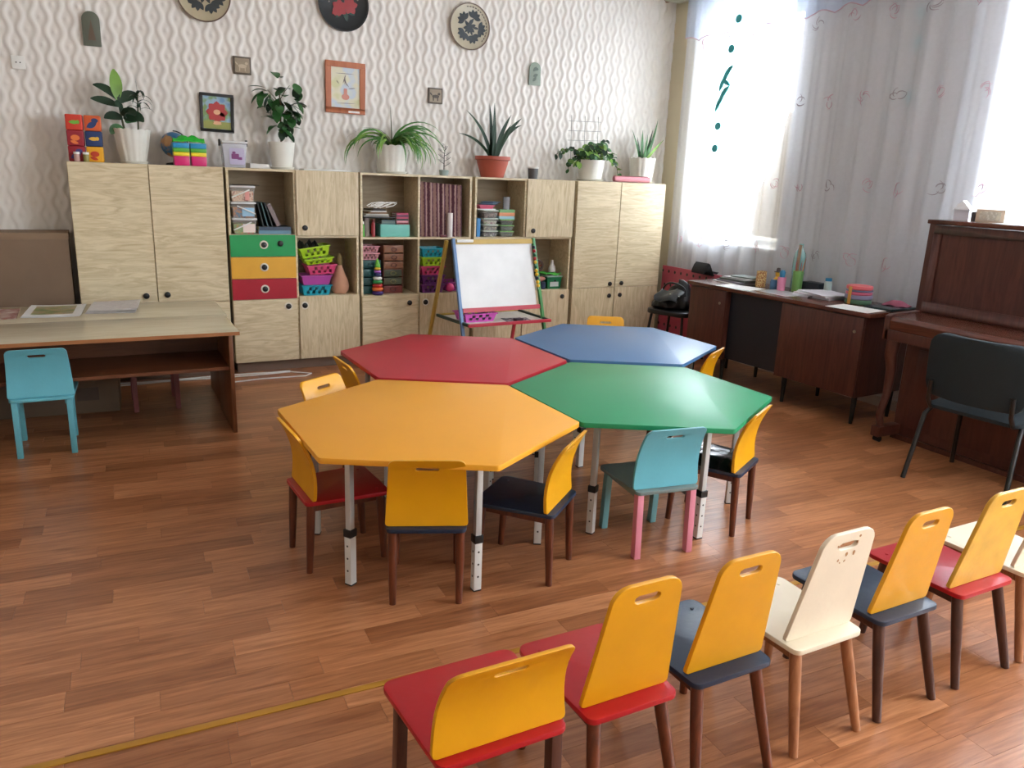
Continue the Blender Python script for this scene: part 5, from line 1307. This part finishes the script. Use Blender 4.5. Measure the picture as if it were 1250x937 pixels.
m_dk = mat('blue_black_glaze', (38, 46, 50), .3); m_rimd = mat('brown_rim_glaze', (96, 74, 60), .35)
plate('beige plate painted with dark leaves near the arched plaque', .815, 2.63, .178, m_rimd, mat('beige_glaze', (176, 164, 136), .3, var=.12), [(flowers(.165, 6, 1), m_dk, 0)])
rs = [lens(-.03, -.03, .06, .022, .6+k) for k in range(6)]+[lens(.05, -.01, .06, .022, .3+k) for k in range(6)]+[lens(-.06, -.05, .04, .012, 4+k*.6) for k in range(3)]+[lens(.0, .09, .045, .016, k*1.1) for k in range(5)]
gs = [lens(0, -.02, .10, .02, a) for a in (-1.3, -2.2, 2.4, .9, -.5)]
plate('black plate painted with red flowers and green leaves', 1.803, 2.69, .190, M_black, mat('black_lacquer', (26, 30, 32), .3), [(gs, mat('leaf_green_glaze', (30, 62, 50), .4), 0), (rs, mat('red_glaze', (150, 34, 40), .4), .0022), ([ellipse(.11*cos(a), .10*sin(a)+.02, .006, .006) for a in [2.2, 2.6, 3.0, 3.3, .2, .6, .9]], mat('grey_dots_glaze', (140, 126, 120), .4), .0022)])
plate('beige plate with dark flowers and a dark half rim', 2.842, 2.65, .176, m_rimd, mat('beige_grey_glaze', (182, 172, 148), .3, var=.12), [(flowers(.16, 5, 8), m_dk, 0), ([[(.163*cos(a), .163*sin(a)), (.146*cos(a), .146*sin(a)), (.146*cos(a+.11), .146*sin(a+.11)), (.163*cos(a+.11), .163*sin(a+.11))] for a in [-.75+.16*k for k in range(16)]], mat('rim_dash_glaze', (74, 62, 54), .4), .0)])
def arch(label, x, z, w, h, m, shapes, mm):
    t = thing('arched_plaque', label, 'plaque', Wp(x, z))
    p = [(-w/2, 0), (w/2, 0)]+[(w/2*cos(a), h-w/2+w/2*sin(a)) for a in [pi*k/12 for k in range(13)]]
    MB().prism(p, -.014, 0, 'xz').build('plaque_body', m, t, bevel=.003)
    decal(t, 'raised_relief', shapes, mm, -.014, .003)
arch('grey-green arched plaque with a brown triangle on the wall', .103, 2.222, .106, .213, mat('grey_green_ceramic', (92, 96, 82), .5, var=.12), [[(-.024, .035), (.022, .035), (.0, .16)]], mat('brown_relief', (98, 80, 64), .5))
arch('pale green arched plaque with leaf relief above the cupboards', 3.467, 2.255, .110, .185, mat('pale_green_ceramic', (140, 152, 138), .5, var=.1), [lens(-.02, .03+.04*k, .05, .013, .9-.5*(k % 2)) for k in range(3)]+[ellipse(.01, .13, .018, .012)], mat('dark_relief', (100, 112, 102), .5))
for (lb, x, z, seed) in (('small square bronze tile above the black-framed picture', 1.053, 2.19, 1), ('small square bronze tile above the twig plant', 2.553, 2.10, 2)):
    t = thing('relief_tile', lb, 'plaque', Wp(x, z), group='small square relief tiles')
    MB().box(-.062, .062, -.014, 0, -.060, .060).build('tile_body', mat('bronze_dark', (88, 76, 62), .5, var=.2), t, bevel=.004)
    decal(t, 'tile_panel', [rrect(.10, .096, .006)], mat('bronze_pale', (150, 134, 112), .5, var=.2), -.014)
    q = random.Random(seed)
    decal(t, 'animal_relief', [ellipse(0, -.005, .030, .013), ellipse(.028, .014, .011, .010), lens(-.03, 0, .03, .005, 2.3), rrect(.007, .03, .002, cx=-.020, cy=-.024), rrect(.007, .03, .002, cx=.018, cy=-.024)], mat('bronze_light' if seed == 1 else 'bronze_deep', (190, 172, 146) if seed == 1 else (70, 58, 48), .5), -.0155, .004)  # animal is a paler bronze on one tile, a darker bronze on the other
t = thing('wall_socket', 'white wall socket on the relief wallpaper', 'socket', Wp(-.335, 2.08))
MB().box(-.038, .038, -.012, 0, -.040, .040).build('plate', M_white, t, bevel=.004)
decal(t, 'pin_hole', [ellipse(-.011, 0, .004, .004), ellipse(.011, 0, .004, .004)], M_black, -.0122)
def frame_(label, x, z, w, h, bw, m, tilt):
    t = thing('framed_picture', label, 'picture', Wp(x, z), rot=(0, tilt, 0))
    b = MB(); W2, H2 = w/2, h/2
    b.box(-W2, W2, -.018, 0, -H2, -H2+bw); b.box(-W2, W2, -.018, 0, H2-bw, H2); b.box(-W2, -W2+bw, -.018, 0, -H2+bw, H2-bw); b.box(W2-bw, W2, -.018, 0, -H2+bw, H2-bw)
    b.build('frame', m, t, bevel=.002)
    return t
t = frame_('black-framed bright picture of a red flower on blue and green', .863, 1.853, .228, .262, .020, M_black, radians(1.2))
MB().box(-.094, .094, -.006, 0, -.111, .111).build('picture', blotch('blue_green_print', [(110, 150, 190), (150, 180, 200), (120, 150, 90), (176, 170, 80)], 14, .35, 4.), t, smooth=0)
decal(t, 'ground_print', [rrect(.186, .05, .002, cx=0, cy=-.084)], mat('olive_print', (146, 148, 70), .4), -.0062)
decal(t, 'flower_print', [lens(0, .005, .075, .028, 2*pi*k/8) for k in range(8)], mat('red_print', (176, 44, 44), .4), -.0078)
decal(t, 'flower_centre_print', [ellipse(0, .005, .024, .018), lens(-.03, -.075, .06, .012, .2), lens(.03, -.075, .06, .012, 2.9)], mat('peach_print', (226, 172, 130), .4), -.0095)
t = frame_('orange wooden frame around a pale childlike watercolour', 1.810, 2.100, .306, .372, .042, wood('orange_frame_wood', (166, 92, 58), (190, 116, 78), 'z', rough=.5), radians(.6))
MB().box(-.111, .111, -.008, 0, -.144, .144).build('picture', blotch('pale_watercolour', [(206, 212, 206), (196, 206, 216), (218, 214, 190), (206, 206, 160)], 9, .6, 1.), t, smooth=0)
decal(t, 'brush_lines', [lens(-.02+.016*k, .03-.008*k, .07, .003, 1.2+.35*k) for k in range(4)]+[lens(.02, -.005, .06, .003, .15), lens(-.07, .05, .03, .003, -.9), lens(-.08, .10, .15, .002, .02), lens(-.08, -.115, .16, .002, .05)], mat('grey_brush', (120, 110, 112), .6), -.0082)
decal(t, 'figure_print', [ellipse(.0, -.065, .030, .022), rrect(.025, .05, .005, cx=.0, cy=-.03)], mat('salmon_print', (206, 142, 128), .6), -.0098)
MB().box(.02, .108, -.0195, -.0182, -.178, -.164).build('name_strip', M_paper, t, smooth=0)

# ================================================================== LEFT SIDE
t = thing('brown_board', 'large brown cardboard box standing beside the tall cupboard', 'cardboard box', (-.52, 6.02, 0))
MB().box(-.38, .37, -.10, .18, 0, 1.02).build('box_body', mat('dark_cardboard', (118, 96, 76), .8, var=.06), t, bevel=.003)
MB().box(-.384, .374, -.104, .184, .985, 1.026).build('box_lid', mat('dark_cardboard_lid', (128, 104, 82), .8), t, bevel=.003)
t = thing('grey_carton', 'dull carton on the floor under the long low table', 'cardboard box', (-.27, 5.33, 0), radians(-3))
MB().box(-.36, .33, -.10, .22, 0, .235).build('box_body', mat('dull_carton', (122, 104, 86), .8), t, bevel=.003)
MB().box(.10, .22, -.102, -.0995, .08, .16).build('carton_label', mat('dull_print', (96, 84, 74), .8), t, smooth=0)
LZ = .6005
def magazine(label, x, y, rz, w, d, m, curl, name='open_magazine'):
    t = thing(name, label, 'magazine', (x, y, LZ), rz)
    for k in range(3):
        G = [[((-.5+i/10)*w, (-.5+j/6)*d, .003*k+curl*.3*(abs(i/10-.5)*2)**3+.002) for i in range(11)] for j in range(7)]
        MB().sheet(G, (0, 0, -.0012)).build('page', M_paper if k < 2 else mat('page_white', (224, 224, 222), .4), t, loc=(.004*k, .003*k, 0))
    G = [[((-.38+.72*i/10)*w, (-.36+.72*j/6)*d, .0080+curl*.3*(abs((-.38+.72*i/10))*2)**3+.002) for i in range(11)] for j in range(7)]
    MB().sheet(G, (0, 0, -.0006)).build('photo_print', m, t, loc=(.008, .006, 0))
magazine('open magazine with a green animal photograph on the low table', -.250, 5.40, radians(-4), .30, .40, blotch('green_photo', [(86, 112, 66), (120, 140, 80), (176, 150, 110), (140, 150, 130)], 12, .3, 6.), .012)
t = thing('newspaper', 'folded newspaper stack lying beside the open magazine', 'newspaper', (.075, 5.43, LZ), radians(-6))
for k in range(4):
    G = [[((-.5+i/8)*.27, (-.5+j/4)*.34, .006*k+.010*(i/8)**2*(k > 1)+.001) for i in range(9)] for j in range(5)]
    MB().sheet(G, (0, 0, .003)).build('folded_sheet', mat('newsprint', (196, 190, 186), .8, var=.1, vscale=40), t, loc=(.006*k-.01, -.004*k, 0))
sheet_thing('faded_print', 'faded reddish print sheet at the edge of the long table', 'paper', (-.575, 5.38, LZ), 0, .28, .36, .001, blotch('faded_red_print', [(190, 180, 172), (176, 150, 140), (140, 80, 72), (200, 192, 184)], 9, .4, 3.))
for k in range(2):
    pts = [(-.3+.17*i, 5.86+.010*sin(i*1.3+k*2)-.045*k, .006) for i in range(10)]
    if k: pts += [(1.36, 5.73, .006), (1.30, 5.67, .006), (1.0, 5.69, .006), (.8, 5.66, .006)]
    tag(MB().tube(pts, .005, 7).build('white_cable', M_white), ['straight white cable along the foot of the cupboards', 'looped white cable on the floor before the drawer cupboard'][k], 'cable')
